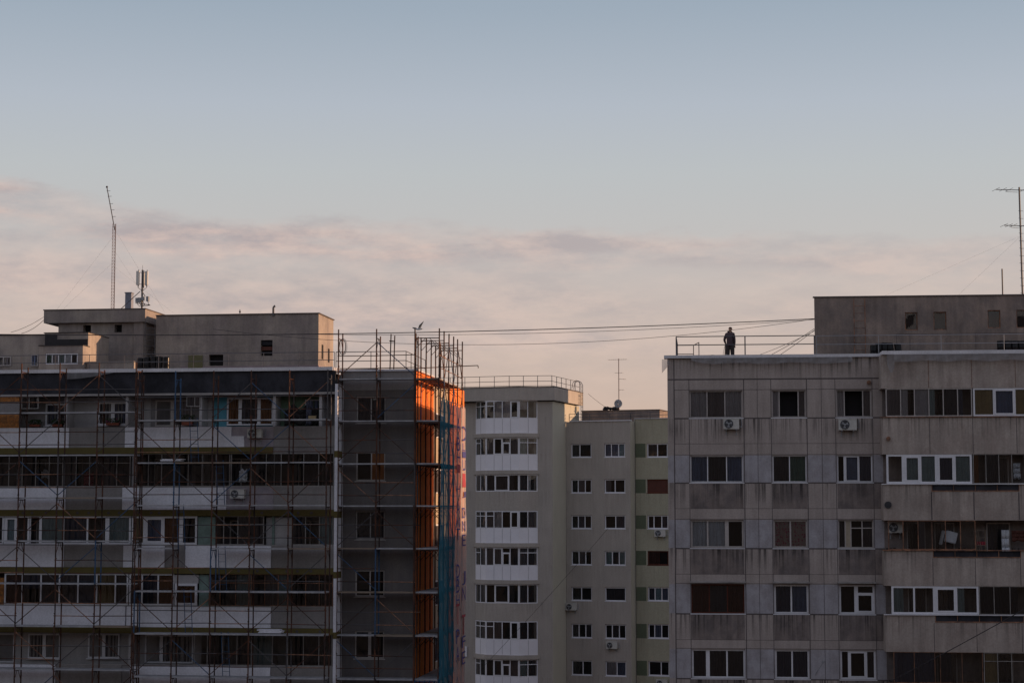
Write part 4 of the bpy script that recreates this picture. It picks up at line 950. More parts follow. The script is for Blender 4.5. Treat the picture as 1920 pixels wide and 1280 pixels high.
    zz = lambda py, px: FL.z(py, px, dd(px))
    for px, seq in ((857.5, [('A', 797, 26, 0), ('B', 832, 26, 0), ('H', 857, 20, 0), ('I', 878, 16, 1), ('H', 916, 12, 0), ('A', 951, 24, 0), ('N', 979, 20, 0), ('T', 1001, 22, 0), ('D', 1070, 26, 0), ('B', 1097, 26, 0), ('H', 1124, 20, 0), ('T', 1150, 38, 1), ('P', 1192, 26, 0), ('A', 1225, 28, 0)]),
                    (868.5, [('D', 813, 28, 0), ('L', 838, 14, 0), ('I', 852, 12, 0), ('U', 872, 20, 0), ('I', 900, 26, 1), ('J', 927, 12, 0), ('D', 961, 20, 0), ('N', 986, 20, 0), ('E', 1012, 22, 0), ('J', 1083, 26, 0), ('N', 1112, 26, 0), ('T', 1170, 38, 1), ('F', 1202, 22, 0), ('E', 1232, 24, 0)])):
        for ch, py, hp, cidx in seq: glyph(ch, dd(px), zz(py, px), hp / FPX * 88, 'ink_red' if cidx else 'ink_blue', 1.05)
scaffolds()

# ------------------------------------------------------------------ roof details, left
def left_roof():
    T = TOP_L + .13
    r = MB(); a = FL.u(-30, 680, .3); h = FL.z(663, 300, .3) - T
    railing(r, [(-24, .3, T - .01), (FL.u(627, 680, .3), .3, T - .01)], h, 1.72, r=.016, levels=(.0001, .55, 1.0), pr=.016)
    single(r, 'roof_railing', 'rail', FL, 'long thin railing along the left roof edge in front of the rooftop houses', 'railing', 'rooftop railings')
    r = MB(); T2 = TOP_L + .09
    railing(r, [(FL.u(630, 680, .4), .4, T2), (-.55, .4, T2), (-.55, 5.5, T2)], .85, 1.35, r=.018, levels=(.1, .5, 1.0), pr=.018)
    single(r, 'roof_railing', 'rail', FL, 'roof railing behind the corner scaffolding above the end block, turning back at the corner', 'railing', 'rooftop railings')
    # tar barrels
    def barrel(fr, u, d, z, h, rr, lab, grp, lean=0):
        m = MB(); n = 14; prof = [(0, .0), (0, 1), (.05, 1.03), (.3, 1), (.33, 1.05), (.36, 1), (.63, 1), (.66, 1.05), (.69, 1), (.95, 1.03), (1, 1), (1, .0)]
        k0 = 0
        for (f, q) in prof:
            for i in range(n): t = 2 * math.pi * i / n; m.v.append((u + rr * q * math.cos(t) + lean * f, d + rr * q * math.sin(t), z + h * f))
        for k in range(len(prof) - 1):
            for i in range(n): j = (i + 1) % n; m.f.append((k * n + i, k * n + j, (k + 1) * n + j, (k + 1) * n + i)); m.m.append(0)
        single(m, 'tar_barrel', 'black_tar', fr, lab, 'barrel', grp, smooth=True)
    names = ['leftmost black barrel of the left roof row', 'second black barrel from the left on the left roof', 'middle black barrel of the left roof row', 'fourth black barrel of the left roof row, beside the rightmost one', 'rightmost black barrel of the left roof row']
    for i, px in enumerate((263, 275.5, 287.5, 299.5, 312)):
        barrel(FL, FL.u(px, 680, 1.1), 1.1, TOP_L - .14, FL.z((671, 670, 667, 668, 669)[i], px, 1.1) - TOP_L + .14, .145, names[i], 'black barrels on the left roof')
    nm = ['bluish lid black barrel at the left end of the right roof heap', 'second black barrel in the heap beside the rusty ladder', 'third black barrel in the heap beside the rusty ladder', 'leaning black barrel near the right end of the heap', 'rightmost leaning black barrel of the heap beside the ladder']
    for i, (px, py, ln) in enumerate(((1638, 647, 0), (1648, 643.5, 0), (1659, 642.5, 0), (1673, 643, -.12), (1687, 644.5, -.1))):
        d = 2.2; barrel(FR, FR.u(px, 660, d), d, TOP_R - .02, FR.z(py, px, d) - TOP_R + .02, .15, nm[i], 'black barrels on the right roof', ln)
    nm = ['leftmost black barrel of the row at the right edge of the photo', 'second black barrel of the row at the right edge', 'third black barrel of the row at the right edge', 'outermost black barrel at the right edge of the photo']
    for i, px in enumerate((1877, 1890, 1903, 1916)):
        d = 2.2; barrel(FR, FR.u(px, 660, d), d, TOP_R - .02, FR.z(639, px, d) - TOP_R + .02, .17, nm[i], 'black barrels on the right roof')
    # radio mast
    Y = 95.0; b = at(208, 579, Y); top = at(208, 420, Y); tip = at(192.5, 351, Y)
    f = Frame(208, Y, .13); t = thing('radio_mast', f, (0, 0, b.z - .1), 'tall lattice radio mast with a bent tip on the left rooftop', 'mast')
    m = MB(); s = .085; zt = top.z
    cor = [(-s, -s), (s, -s), (0, s)]
    for (x, y) in cor: m.tube((x, y, b.z - .4), (x, y, zt), .011, 5)
    k = b.z - .1; i = 0
    while k < zt - .12:
        for j in range(3):
            p, q = cor[j], cor[(j + 1) % 3]; m.tube((p[0], p[1], k), (q[0], q[1], k + .0), .006, 4); m.tube((p[0], p[1], k), (q[0], q[1], k + .16), .005, 4)
        k += .16
    m.build('lattice', 'mast_red', t)
    m = MB(); m.tube((0, 0, zt - .3), (tip.x - top.x, 0, tip.z), .026, 6); 
    for fz in (.2, .38, .55, .75, .9):
        p = Vector((0, 0, zt)).lerp(Vector((tip.x - top.x, 0, tip.z)), fz); m.tube((p.x - .06, 0, p.z), (p.x + .14, 0, p.z + .01), .012, 4)
    m.ball((tip.x - top.x, 0, tip.z + .02), .06, n=8); m.build('bent_tip', 'rail', t)
    # guy wires are part of the mast
    m = MB()
    for (pz_, ex, ey) in ((440, 100, 579), (490, 105, 579), (430, 300, 583), (500, 318, 586), (470, 262, 545)):
        e = at(ex, ey, Y); st = at(208, pz_, Y); m.tube((0, 0, st.z), (e.x - b.x, random.uniform(-.3, .6), e.z), .0022, 4)
    m.build('guy_wire', 'cable', t)
    # chimney
    f = Frame(238, 94.5, .13); c0 = at(238, 579, 94.5); c1 = at(238, 550, 94.5)
    m = MB(); m.box(-.16, .16, -.18, .18, c0.z - .5, c1.z); m.box(-.19, .19, -.21, .21, c1.z, c1.z + .04)
    for k in range(4): q = c0.z + k * .2; m.box(-.165, .165, -.185, -.18, q, q + .012)
    single(m, 'chimney', 'chimney_blue', f, 'square blue-grey metal chimney between the lattice mast and the cell antenna', 'chimney')
    # cell antenna
    Y = 93.6; f = Frame(262, Y, .13); z = lambda p: at(262, p, Y).z; X = lambda p: (p - 262) / FPX * Y
    t = thing('cell_antenna', f, (0, 0, z(580)), 'mobile phone antenna with white panels and cabling on the left rooftop', 'antenna')
    m = MB(); m.tube((0, 0, z(581)), (0, 0, z(506)), .05, 8); m.tube((0, 0, z(507)), (0, 0, z(497)), .008, 4); m.tube((X(258), 0, z(546)), (X(224), -.2, z(579)), .02, 5); m.build('pole', 'rail', t)
    for (px, w, dd_) in ((255.5, .15, -.18), (261, .13, .22), (270.5, .15, -.05)):
        m = MB(); m.prism([(X(px) - w / 2, dd_ - .06), (X(px) + w / 2, dd_ - .06), (X(px) + w / 2, dd_ + .05), (X(px) - w / 2, dd_ + .05)], z(535), z(509)); po = m.build('antenna_panel', 'cell_white', t)
        m = MB(); m.tube((X(px), dd_ + .09, z(538)), (X(px), dd_ + .09, z(506)), .02, 5); m.tube((X(px), dd_ + .09, z(511)), (0, 0, z(511)), .015, 4); m.tube((X(px), dd_ + .09, z(533)), (0, 0, z(533)), .015, 4); m.build('mount', 'rail', po)
        m = MB(); m.path([(X(px), dd_, z(535)), (X(px) + .02, dd_ - .03, z(540)), (X(px) * .4, 0, z(543)), (X(261.5), -.03, z(548))], .012, 4); m.build('cable', 'cable', po)
    for (px, py, w, h) in ((254, 563, .14, .22), (259, 563, .16, .24), (265, 560, .13, .2), (274.5, 561, .12, .24)):
        m = MB(); m.box(X(px) - w / 2, X(px) + w / 2, -.2, .0, z(py) - h / 2, z(py) + h / 2); ro = m.build('radio_unit', 'galv', t)
        m = MB(); m.path([(X(px), -.1, z(py) - h / 2), (X(px) + .05, -.12, z(py) - h / 2 - .14), (X(px) + .13, -.1, z(py) - h / 2 - .2), (X(262), 0, z(574))], .016, 4); m.build('cable', 'cable', ro)
    m = MB(); m.tube((X(250), -.05, z(568)), (X(277), -.05, z(572)), .02, 5); m.tube((X(264), 0, z(549)), (X(268), 0, z(556)), .02, 5); m.build('cross_arm', 'rail', t)
    # vent pipe and stub
    f = Frame(510, 92.6, .13); z = lambda p: at(510, p, 92.6).z
    m = MB(); m.path([(0, 0, z(592)), (0, 0, z(577)), (.03, 0, z(574.5)), (.09, 0, z(573.5))], .055, 8); single(m, 'vent_pipe', 'rail', f, 'hooked vent pipe on the flat left rooftop house', 'pipe')
    f = Frame(447, 92.6, .13); m = MB(); m.tube((0, 0, z(592)), (0, 0, z(580)), .02, 5); m.box(-.04, .04, -.03, .03, z(586), z(583)); single(m, 'roof_stub', 'rail', f, 'short thin stub pole on the rooftop house, left of the vent pipe', 'pipe')
    f = FL; m = MB(); x0, x1 = FL.u(272, 640, 6.2), FL.u(290, 640, 6.2)
    for x in (x0, x1): m.tube((x, 6.2, TOP_L), (x, 6.2, FL.z(596, 280, 6.2)), .014, 4)
    for k in range(9): q = TOP_L + .35 + k * .3; m.tube((x0, 6.2, q), (x1, 6.2, q), .010, 4)
    single(m, 'ladder', 'rail', FL, 'faint steel ladder on the left rooftop house above the black barrels', 'ladder')
    # bird
    Y = 84.5; c = at(784, 617, Y); f = Frame(784, Y, .1); m = MB()
    m.ball((0, 0, c.z), .085, n=10, sq=(1.7, .6, .5)); m.ball((.14, 0, c.z + .015), .04, n=8); m.tube((.17, 0, c.z + .015), (.22, 0, c.z + .0), .010, 4, r2=.003)
    m.tube((-.12, 0, c.z), (-.22, 0, c.z + .02), .025, 5, r2=.012)
    bt = thing('seagull', f, (0, 0, c.z - .08), 'grey gull with raised wings taking off from the corner scaffold pole', 'bird')
    m.build('body', 'feather', bt, smooth=True)
    for (pts) in ([(-.03, -.02, 0), (.03, -.02, .16), (.24, 0, .36), (.15, .05, .20), (.06, .1, .02)], [(-.05, .02, .01), (-.16, .12, .07), (-.34, .3, .10), (-.30, .3, .07), (-.12, .05, .0)]):
        w = MB(); w.quad([(a, b, c.z + d_ + .02) for a, b, d_ in pts]); w.quad([(a, b + .006, c.z + d_ + .0) for a, b, d_ in reversed(pts)])
        for (p, q) in zip(pts, pts[1:] + pts[:1]): w.quad([(p[0], p[1], c.z + p[2] + .02), (q[0], q[1], c.z + q[2] + .02), (q[0], q[1] + .006, c.z + q[2]), (p[0], p[1] + .006, c.z + p[2])])
        w.build('wing', 'feather_dark', bt)
left_roof()

# ------------------------------------------------------------------ roof details, right
def right_roof():
    T = TOP_R + .13; u = lambda p, d=.5: FR.u(p, 650, d)
    h = FR.z(630, 1400, .4) - T
    r = MB(); railing(r, [(u(1268, .4), .4, T), (u(1527, .4), .4, T)], h, 2.6, r=.022, levels=(.57, 1.0), pr=.028)
    x = u(1268, .4); r.tube((x, .4, T + h), (x + .02, 4.4, T + h * .97), .022, 5); r.tube((x, .4, T + h * .5), (x + .02, 4.4, T + h * .5), .02, 5)
    for d in (1.7, 3.0, 4.4): r.tube((x + .01, d, T - .1), (x + .01, d, T + h * .97), .02, 5)
    r.tube((x + .02, 4.4, T + h * .97), (x + .75, 4.4, T + h * .97), .02, 5); r.tube((x + .75, 4.4, T - .1), (x + .75, 4.4, T + h * .97), .02, 5); r.tube((x + .02, 4.4, T + h * .5), (x + .75, 4.4, T + h * .5), .018, 5)
    r.tube((x + .75, 4.4, T + h * .97), (x + 1.0, 3.0, T + h * .97), .02, 5); r.tube((x + 1.0, 3.0, T - .1), (x + 1.0, 3.0, T + h * .97), .02, 5)
    single(r, 'roof_railing', 'rail', FR, 'dark roof railing of two rails around the man on the right block', 'railing', 'rooftop railings')
    r = MB(); railing(r, [(u(1531, .4), .4, T), (20, .4, T)], h * .98, 2.9, r=.014, levels=(.55, 1.0), pr=.014)
    single(r, 'roof_railing', 'galv', FR, 'thin pale railing crossing in front of the dark rooftop house', 'railing', 'rooftop railings')
    r = MB(); railing(r, [(x + 2.0, 8.9, TOP_R), (u(1527, 8.9), 8.9, TOP_R)], .75, 2.2, r=.016, levels=(1.0,), pr=.016)
    single(r, 'roof_railing', 'rail', FR, 'low rear rail on the far roof edge behind the man', 'railing', 'rooftop railings')
    m = MB(); v = u(1336, 1.5)
    m.tube((v, 1.5, TOP_R), (v, 1.5, T + .08), .045, 8); m.tube((v, 1.5, T + .06), (v, 1.5, T + .14), .075, 8, r2=.085); single(m, 'roof_vent', 'joint', FR, 'small dark vent cap on the right roof, left of the man', 'vent')
    # plastic sheets hanging below the coping
    def sheet(p0, p1, d, zt, drop, lab, seed):
        random.seed(seed); m = MB(); n = 40; a, b = FR.u(p0, 680, d), FR.u(p1, 680, d)
        hs = [drop(i / n) for i in range(n + 1)]
        for i in range(n):
            for j in range(4):
                def P(ii, jj): x = a + (b - a) * ii / n; return (x, d - .02 - .03 * math.sin(x * 7 + jj) * jj / 4 - .02 * jj, zt - hs[ii] * jj / 4)
                m.quad([P(i, j), P(i + 1, j), P(i + 1, j + 1), P(i, j + 1)])
        single(m, 'plastic_sheet', 'plastic', FR, lab, 'plastic sheet', 'torn plastic sheets under the roof edge', smooth=True)
    tz = TOP_R + .0
    sheet(1296, 1598, -.17, tz, lambda f: (.12 + .14 * math.sin(min(1, f * 6) * 1.57) + .03 * math.sin(f * 17)) if f > .02 else .1, 'long milky plastic sheet sagging below the roof edge under the man', 3)
    sheet(1241, 1254, -.2, tz - .05, lambda f: .62 - .35 * f, 'small flap of plastic sheet at the upper left corner of the right block', 4)
    sheet(1676, 1940, -1.24, tz, lambda f: .30 + .03 * math.sin(f * 21), 'milky plastic strip under the roof edge above the glazed balcony', 5)
    sheet(1663, 1677, -1.25, tz, lambda f: .45 + .35 * math.sin(f * 3.0), 'torn plastic scrap dangling at the corner of the balcony tower', 6)
    random.seed(11)
    # antennas on the roof house
    dp = 5.0; b = FR.u(1916, 500, dp); zb = FR.z(556, 1700, 3.2); z = lambda p: FR.z(p, 1916, dp); s = 86.0 / FPX
    t = thing('antenna_mast', FR, (b, dp, zb), 'tall dark aerial mast with side arms at the right edge of the photo', 'antenna')
    m = MB(); m.tube((b, dp, zb - .05), (b - .03, dp, z(351)), .04, 6)
    for py in range(395, 550, 14): m.tube((b - .1, dp, z(py)), (b + .12, dp, z(py + 1)), .01, 4)
    m.build('pole', 'rail', t)
    for (py, L_) in ((357, 50), (424, 36)):
        m = MB(); m.tube((b - L_ * s * .95, dp - .5, z(py + 1)), (b + L_ * s * .6, dp + .4, z(py - 2)), .018, 5)
        for k in (0, .18, .34, .7, 1.0): c = Vector((b - L_ * s * .95, dp - .5, z(py + 1))).lerp(Vector((b + L_ * s * .6, dp + .4, z(py - 2))), k); m.tube((c.x - .1, c.y + .45, c.z), (c.x + .1, c.y - .45, c.z + .01), .009, 4)
        m.path([(b - L_ * s * .55, dp - .3, z(py + 1)), (b - L_ * s * .55, dp - .3, z(py + 4)), (b - .1, dp, z(py + 3.5))], .01, 4)
        m.build('aerial', 'rail', t)
    m = MB()
    for (ex, ey) in ((1655, 556), (1795, 555), (1960, 555)): x_, z_ = FR.uz(ex, ey, dp); m.tube((b, dp, z(442)), (x_, dp, z_), .0024, 4)
    m.build('guy_wire', 'cable', t)
    m = MB(); x = FR.u(1879.5, 530, 4.5); m.tube((x, 4.5, zb - .05), (x, 4.5, FR.z(504, 1879, 4.5)), .032, 6); single(m, 'roof_pole', 'rail', FR, 'short dark pole on the right rooftop house, left of the tall mast', 'pole')
    # AC units
    make_ac(FR, FR.u(1371, 800), 0, FR.z(806.5, 1371), 'white air conditioner under the top left three-light window of the right block', w=.68, h=.50)
    make_ac(FR, FR.u(1588.5, 800), 0, FR.z(808.5, 1588), 'white air conditioner beneath the top open window next to the balconies', w=.78, h=.52)
    make_ac(FR, FR.u(1678, 990, -.15), -.15, FR.z(1000, 1678, -.3), 'air conditioner mounted inside the dark open balcony, third row', w=.62, h=.5)
    # balcony contents
    d = -.62; v = lambda p: FR.u(p, 1000, d); zz = lambda p: FR.z(p, 1780, d)
    m = MB(); a, b_ = v(1767), v(1790); m.prism([(a, d), (b_, d), (b_, d + .12), (a, d + .12)], zz(1016), zz(994)); m.prism([(v(1759), d + .03), (v(1766), d + .03), (v(1766), d + .14), (v(1759), d + .14)], zz(1024), zz(996))
    o = single(m, 'pillow', 'cur_w', FR, 'white pillows airing in the dark open balcony, third row', 'pillow'); bv = o.modifiers.new('b', 'BEVEL'); bv.width = .05; bv.segments = 3; o.data.transform(Matrix.Rotation(.25, 4, 'Y'))
    def cloth(p0, p1, pt, pb, dd, mm, lab, fr=FR, name='laundry'):
        m = MB(); n = 10; A, B_ = fr.u(p0, 1000, dd), fr.u(p1, 1000, dd); t0, t1 = fr.z(pt, p0, dd), fr.z(pb, p0, dd)
        for i in range(n):
            for j in range(3):
                P = lambda ii, jj: (A + (B_ - A) * ii / n, dd + .03 * math.sin(ii * 1.3 + jj) , t0 + (t1 - t0) * jj / 3 - (.03 * math.sin(ii) if jj == 3 else 0))
                m.quad([P(i, j), P(i + 1, j), P(i + 1, j + 1), P(i, j + 1)])
        o = single(m, name, mm, fr, lab, 'laundry', smooth=True); s_ = o.modifiers.new('s', 'SOLIDIFY'); s_.thickness = .012
    cloth(1878, 1892, 993, 1042, d, 'cur_w', 'long white towel hanging in the open balcony, right of the red shelf items')
    cloth(1897, 1922, 994, 1014, d, 'cur_r', 'dark purple cloth hanging at the right edge of the third balcony')
    cloth(1903, 1916, 868, 897, -.55, 'cur_w', 'white cloth hanging behind the second balcony glazing at the right edge')
    m = MB(); a, b_ = v(1830), v(1848); y0, y1 = zz(1036), zz(993)
    for x in (a, b_): m.box(x - .012, x + .012, d, d + .02, y0, y1); m.box(x - .012, x + .012, d + .25, d + .27, y0, y1)
    for k in range(4): q = y0 + (y1 - y0) * k / 3.0; m.box(a, b_, d, d + .27, q - .01, q + .01)
    t = thing('shelf', FR, ((a + b_) / 2, d, y0), 'small wooden shelf with red things in the dark open balcony', 'shelf'); m.build('rack', 'deck_wood', t)
    m = MB(); [m.box(a + .03 + i * .1, a + .11 + i * .1, d + .05, d + .2, y0 + (y1 - y0) * .35, y0 + (y1 - y0) * .5) for i in range(4)]; m.build('stored_items', 'ink_red', t)
    m = MB(); [m.tube((v(p), d - .15, zz(1036)), (v(p - 8), d - .1, zz(992)), .014, 4) for p in (1832, 1836, 1840)]; single(m, 'sticks', 'deck_wood', FR, 'bundle of thin sticks leaning beside the shelf in the open balcony', 'sticks')
    # wall lamp near the bottom and the round vents
    m = MB(); x, q = FR.u(1543, 1240), FR.z(1240, 1543); m.tube((x - .35, 0, q - .55), (x, -.25, q), .012, 5); m.tube((x, -.25, q - .03), (x, -.25, q + .07), .05, 8); single(m, 'wall_lamp', 'galv', FR, 'small lamp on a thin arm low on the concrete wall, between two windows', 'lamp')
    for (px, py, dd, lab) in ((1665.5, 822, -1.05, 'round vent outlet on the first parapet of the balcony tower'), (1629, 717, 0, 'rusty pipe outlet above the top open window, with a scrap of sheet')):
        m = MB(); x, q = FR.uz(px, py, dd); m.tube((x, dd - .12, q), (x, dd, q), .09, 12); m.tube((x, dd - .125, q), (x, dd - .1, q), .05, 10); single(m, 'vent_outlet', 'rust_metal', FR, lab, 'vent')
    m = MB(); x, q = FR.uz(1665, 946, -1.05); 
    m.tube((x, -1.11, q), (x, -1.05, q), .15, 16); m.tube((x, -1.14, q), (x, -1.11, q), .04, 8); single(m, 'vent_cover', 'ac_dark', FR, 'dark round vent cover on the second parapet of the balcony tower', 'vent')
right_roof()

# ------------------------------------------------------------------ other small things on the left block
def left_small():
    u = lambda p, d=DB: FL.u(p, 900, d); z = lambda p, px=400, d=DB: FL.z(p, px, d)
    make_ac(FL, u(479), DB + .03, z(822.5, 479), 'air conditioner on the lilac patch under the blue walled balcony', w=.66, h=.44)
    make_ac(FL, u(448), DB + .03, z(935.5, 448), 'white air conditioner on the second lilac parapet with a black hose', w=.66, h=.44)
    def cloth(p0, p1, pt, pb, dd, mm, lab, cat='laundry', sag=.03):
        m = MB(); n = 12; A, B_ = FL.u(p0, 900, dd), FL.u(p1, 900, dd); t0, t1 = FL.z(pt, p0, dd), FL.z(pb, p0, dd)
        for i in range(n):
            for j in range(3):
                P = lambda ii, jj: (A + (B_ - A) * ii / n, dd + .03 * math.sin(ii * 1.1 + jj), t0 + (t1 - t0) * jj / 3 - sag * math.sin(ii * .8 + 1) * (1 if jj else 2) )
                m.quad([P(i, j), P(i + 1, j), P(i + 1, j + 1), P(i, j + 1)])
        o = single(m, 'laundry', mm, FL, lab, cat, smooth=True); s_ = o.modifiers.new('s', 'SOLIDIFY'); s_.thickness = .012
    d = DB + .35
    cloth(532, 574, 763, 796, d, 'dark_room', 'wide black cloth drying in the open top balcony with green walls', sag=.07)
    cloth(573, 582, 750, 797, d - .03, 'cur_n', 'dark blue cloth hanging at the right of the black one')
    cloth(583, 596, 765, 796, d, 'dark_room', 'black garment hanging beside the balcony end wall')
    cloth(448, 463, 880, 903, d, 'cur_w', 'pale shirt hanging behind the second row glazing above an air conditioner')
    cloth(53, 74, 878, 912, d, 'cur_b', 'pale patterned sheet drying in the second row at the far left')
    cloth(77, 97, 881, 896, d, 'cur_w', 'small pale towel drying beside the patterned sheet')
    cloth(31, 50, 877, 912, d, 'cur_g', 'grey cloth drying left of the patterned sheet')
    cloth(120, 136, 883, 896, d, 'wall_blue', 'bright blue towel in the dark second row balcony')
    for a, b, l in ((157, 175, 'left red striped cloth of the second row balcony'), (190, 200, 'middle red cloth of the second row balcony'), (225, 237, 'right red cloth of the second row balcony')): cloth(a, b, 886, 911, d, 'ink_red', l)
    cloth(484, 499, 882, 905, d, 'cur_n', 'dark blue clothes beside the pale shirt')
    m = MB(); a, b = u(577, DB + .2), u(591, DB + .2); m.box(a, b, DB + .2, DB + .45, z(786), z(780)); single(m, 'crate', 'cur_o', FL, 'small yellow crate on the parapet of the open top balcony', 'crate')
    # flower boxes
    def plant(p0, p1, pt, pb, lab, fl=False, d=-.4):
        t = thing('potted_plant', FL, (FL.u((p0 + p1) / 2, 900, d), d, FL.z(pb, p0, d)), lab, 'plant', 'plants on the balconies')
        A, B_ = FL.u(p0, 900, d), FL.u(p1, 900, d); zb, zt = FL.z(pb, p0, d), FL.z(pt, p0, d); h = zt - zb
        m = MB(); m.prism([(A + .05, d - .1), (B_ - .05, d - .1), (B_ - .05, d + .1), (A + .05, d + .1)], zb, zb + h * .35); m.build('pot', 'pot', t)
        m = MB()
        for k in range(90):
            c = Vector((random.uniform(A, B_), d + random.uniform(-.15, .15), zb + h * random.uniform(.3, 1))); r = .05
            a = Vector((random.uniform(-1, 1), random.uniform(-1, 1), random.uniform(-1, 1))).normalized() * r; b = a.orthogonal().normalized() * r * .6
            m.quad([tuple(c - a), tuple(c + b), tuple(c + a), tuple(c - b)], 1 if fl and random.random() < .08 else 0)
        m.build('foliage', ['leaf', 'flower'], t, smooth=None)
    plant(52, 74, 787, 800, 'left of two round plants on the top left balcony'); plant(95, 117, 786, 800, 'right of two round plants on the top left balcony')
    plant(196, 224, 784, 797, 'flower box with pink blooms under the barred window', True, -.32)
    plant(338, 362, 778, 797, 'long planter behind the scaffold, left of the blue wall')
    plant(458, 470, 1000, 1019, 'green plant behind the third row glazing', d=DB + .3)
    # foam sheets stacked on the scaffold decks
    for (p0, p1, py, h, lab) in ((301, 339, 866, .10, 'white foam boards lying on the second scaffold deck'), (488, 530, 1188, .16, 'messy stack of pale boards on the lowest visible scaffold deck')):
        m = MB(); d0 = DB - 1.0; zz = FL.z(py, p0, d0) + .05
        for k in range(3): o = random.uniform(-.1, .1); m.box(FL.u(p0, 900, d0) + o, FL.u(p1, 900, d0) + o, d0, d0 + .5, zz + h * k / 3, zz + h * (k + .85) / 3)
        single(m, 'board_stack', 'foam_white', FL, lab, 'boards')
    # sagging sheet under the left coping
    m = MB(); n = 30
    for i in range(n):
        P = lambda ii, jj: (u(123) + (u(215) - u(123)) * ii / n, DB - .16 - .05 * jj, TOP_L - .03 - jj * (.30 * math.sin(min(1, (1 - ii / n) * 1.1) * 1.4)))
        m.quad([P(i, 0), P(i + 1, 0), P(i + 1, 1), P(i, 1)])
    single(m, 'plastic_sheet', 'plastic', FL, 'translucent sheet sagging below the left roof edge between scaffold poles', 'plastic sheet', 'torn plastic sheets under the roof edge', smooth=True)
left_small()

# ------------------------------------------------------------------ cables
def cable(a, b, sag, r, lab, name='cable', n=26):
    a, b = Vector(a), Vector(b); m = MB()
    P = [tuple(a.lerp(b, i / n) - Vector((0, 0, sag * 4 * (i / n) * (1 - i / n)))) for i in range(n + 1)]
    m.path(P, r, 5); return single(m, name, 'cable', WORLD, lab, 'cable', 'overhead cables between the roofs')
cable(at(-60, 626, 83.5), at(1527, 597.5, 85.6), .30, .020, 'thickest overhead cable, from the far left to the rooftop house behind the man')
cable(at(545, 626, 86.5), at(1527, 599, 85.7), .28, .010, 'middle thin overhead cable between the two roofs')
cable(at(400, 617, 87.5), at(1527, 598, 85.8), .95, .010, 'lowest sagging overhead cable between the two roofs')
cable(at(1527, 616, 85.6), at(1440, 668, 86.5), .05, .012, 'left of three short cables sloping down from the right rooftop house')
cable(at(1528, 618, 85.6), at(1458, 668, 86.5), .03, .012, 'steepest of three short cables sloping down from the right rooftop house')
cable(at(1528, 620, 85.6), at(1416, 668, 88.5), .05, .010, 'flattest of three short cables sloping down from the right rooftop house')
cable(at(1960, 1119, 70), at(1660, 1281, 77), .05, .018, 'dark cable slanting across the lowest right balconies')
cable(at(1140, 990, 137), at(905, 1250, 137), .15, .012, 'very thin wire slanting across the bay tower and the wing')
cable(at(82, 594, 88), at(20, 623, 87.5), .08, .010, 'upper thin wire running down left from the overhanging roof slab')
cable(at(82, 600, 88), at(40, 625, 87.5), .10, .012, 'lower thin wire running down left from the overhanging roof slab')
cable(at(1103, 738, 146), at(1140, 766, 146), .05, .012, 'thin wire from the tower corner to the heap by the dish')

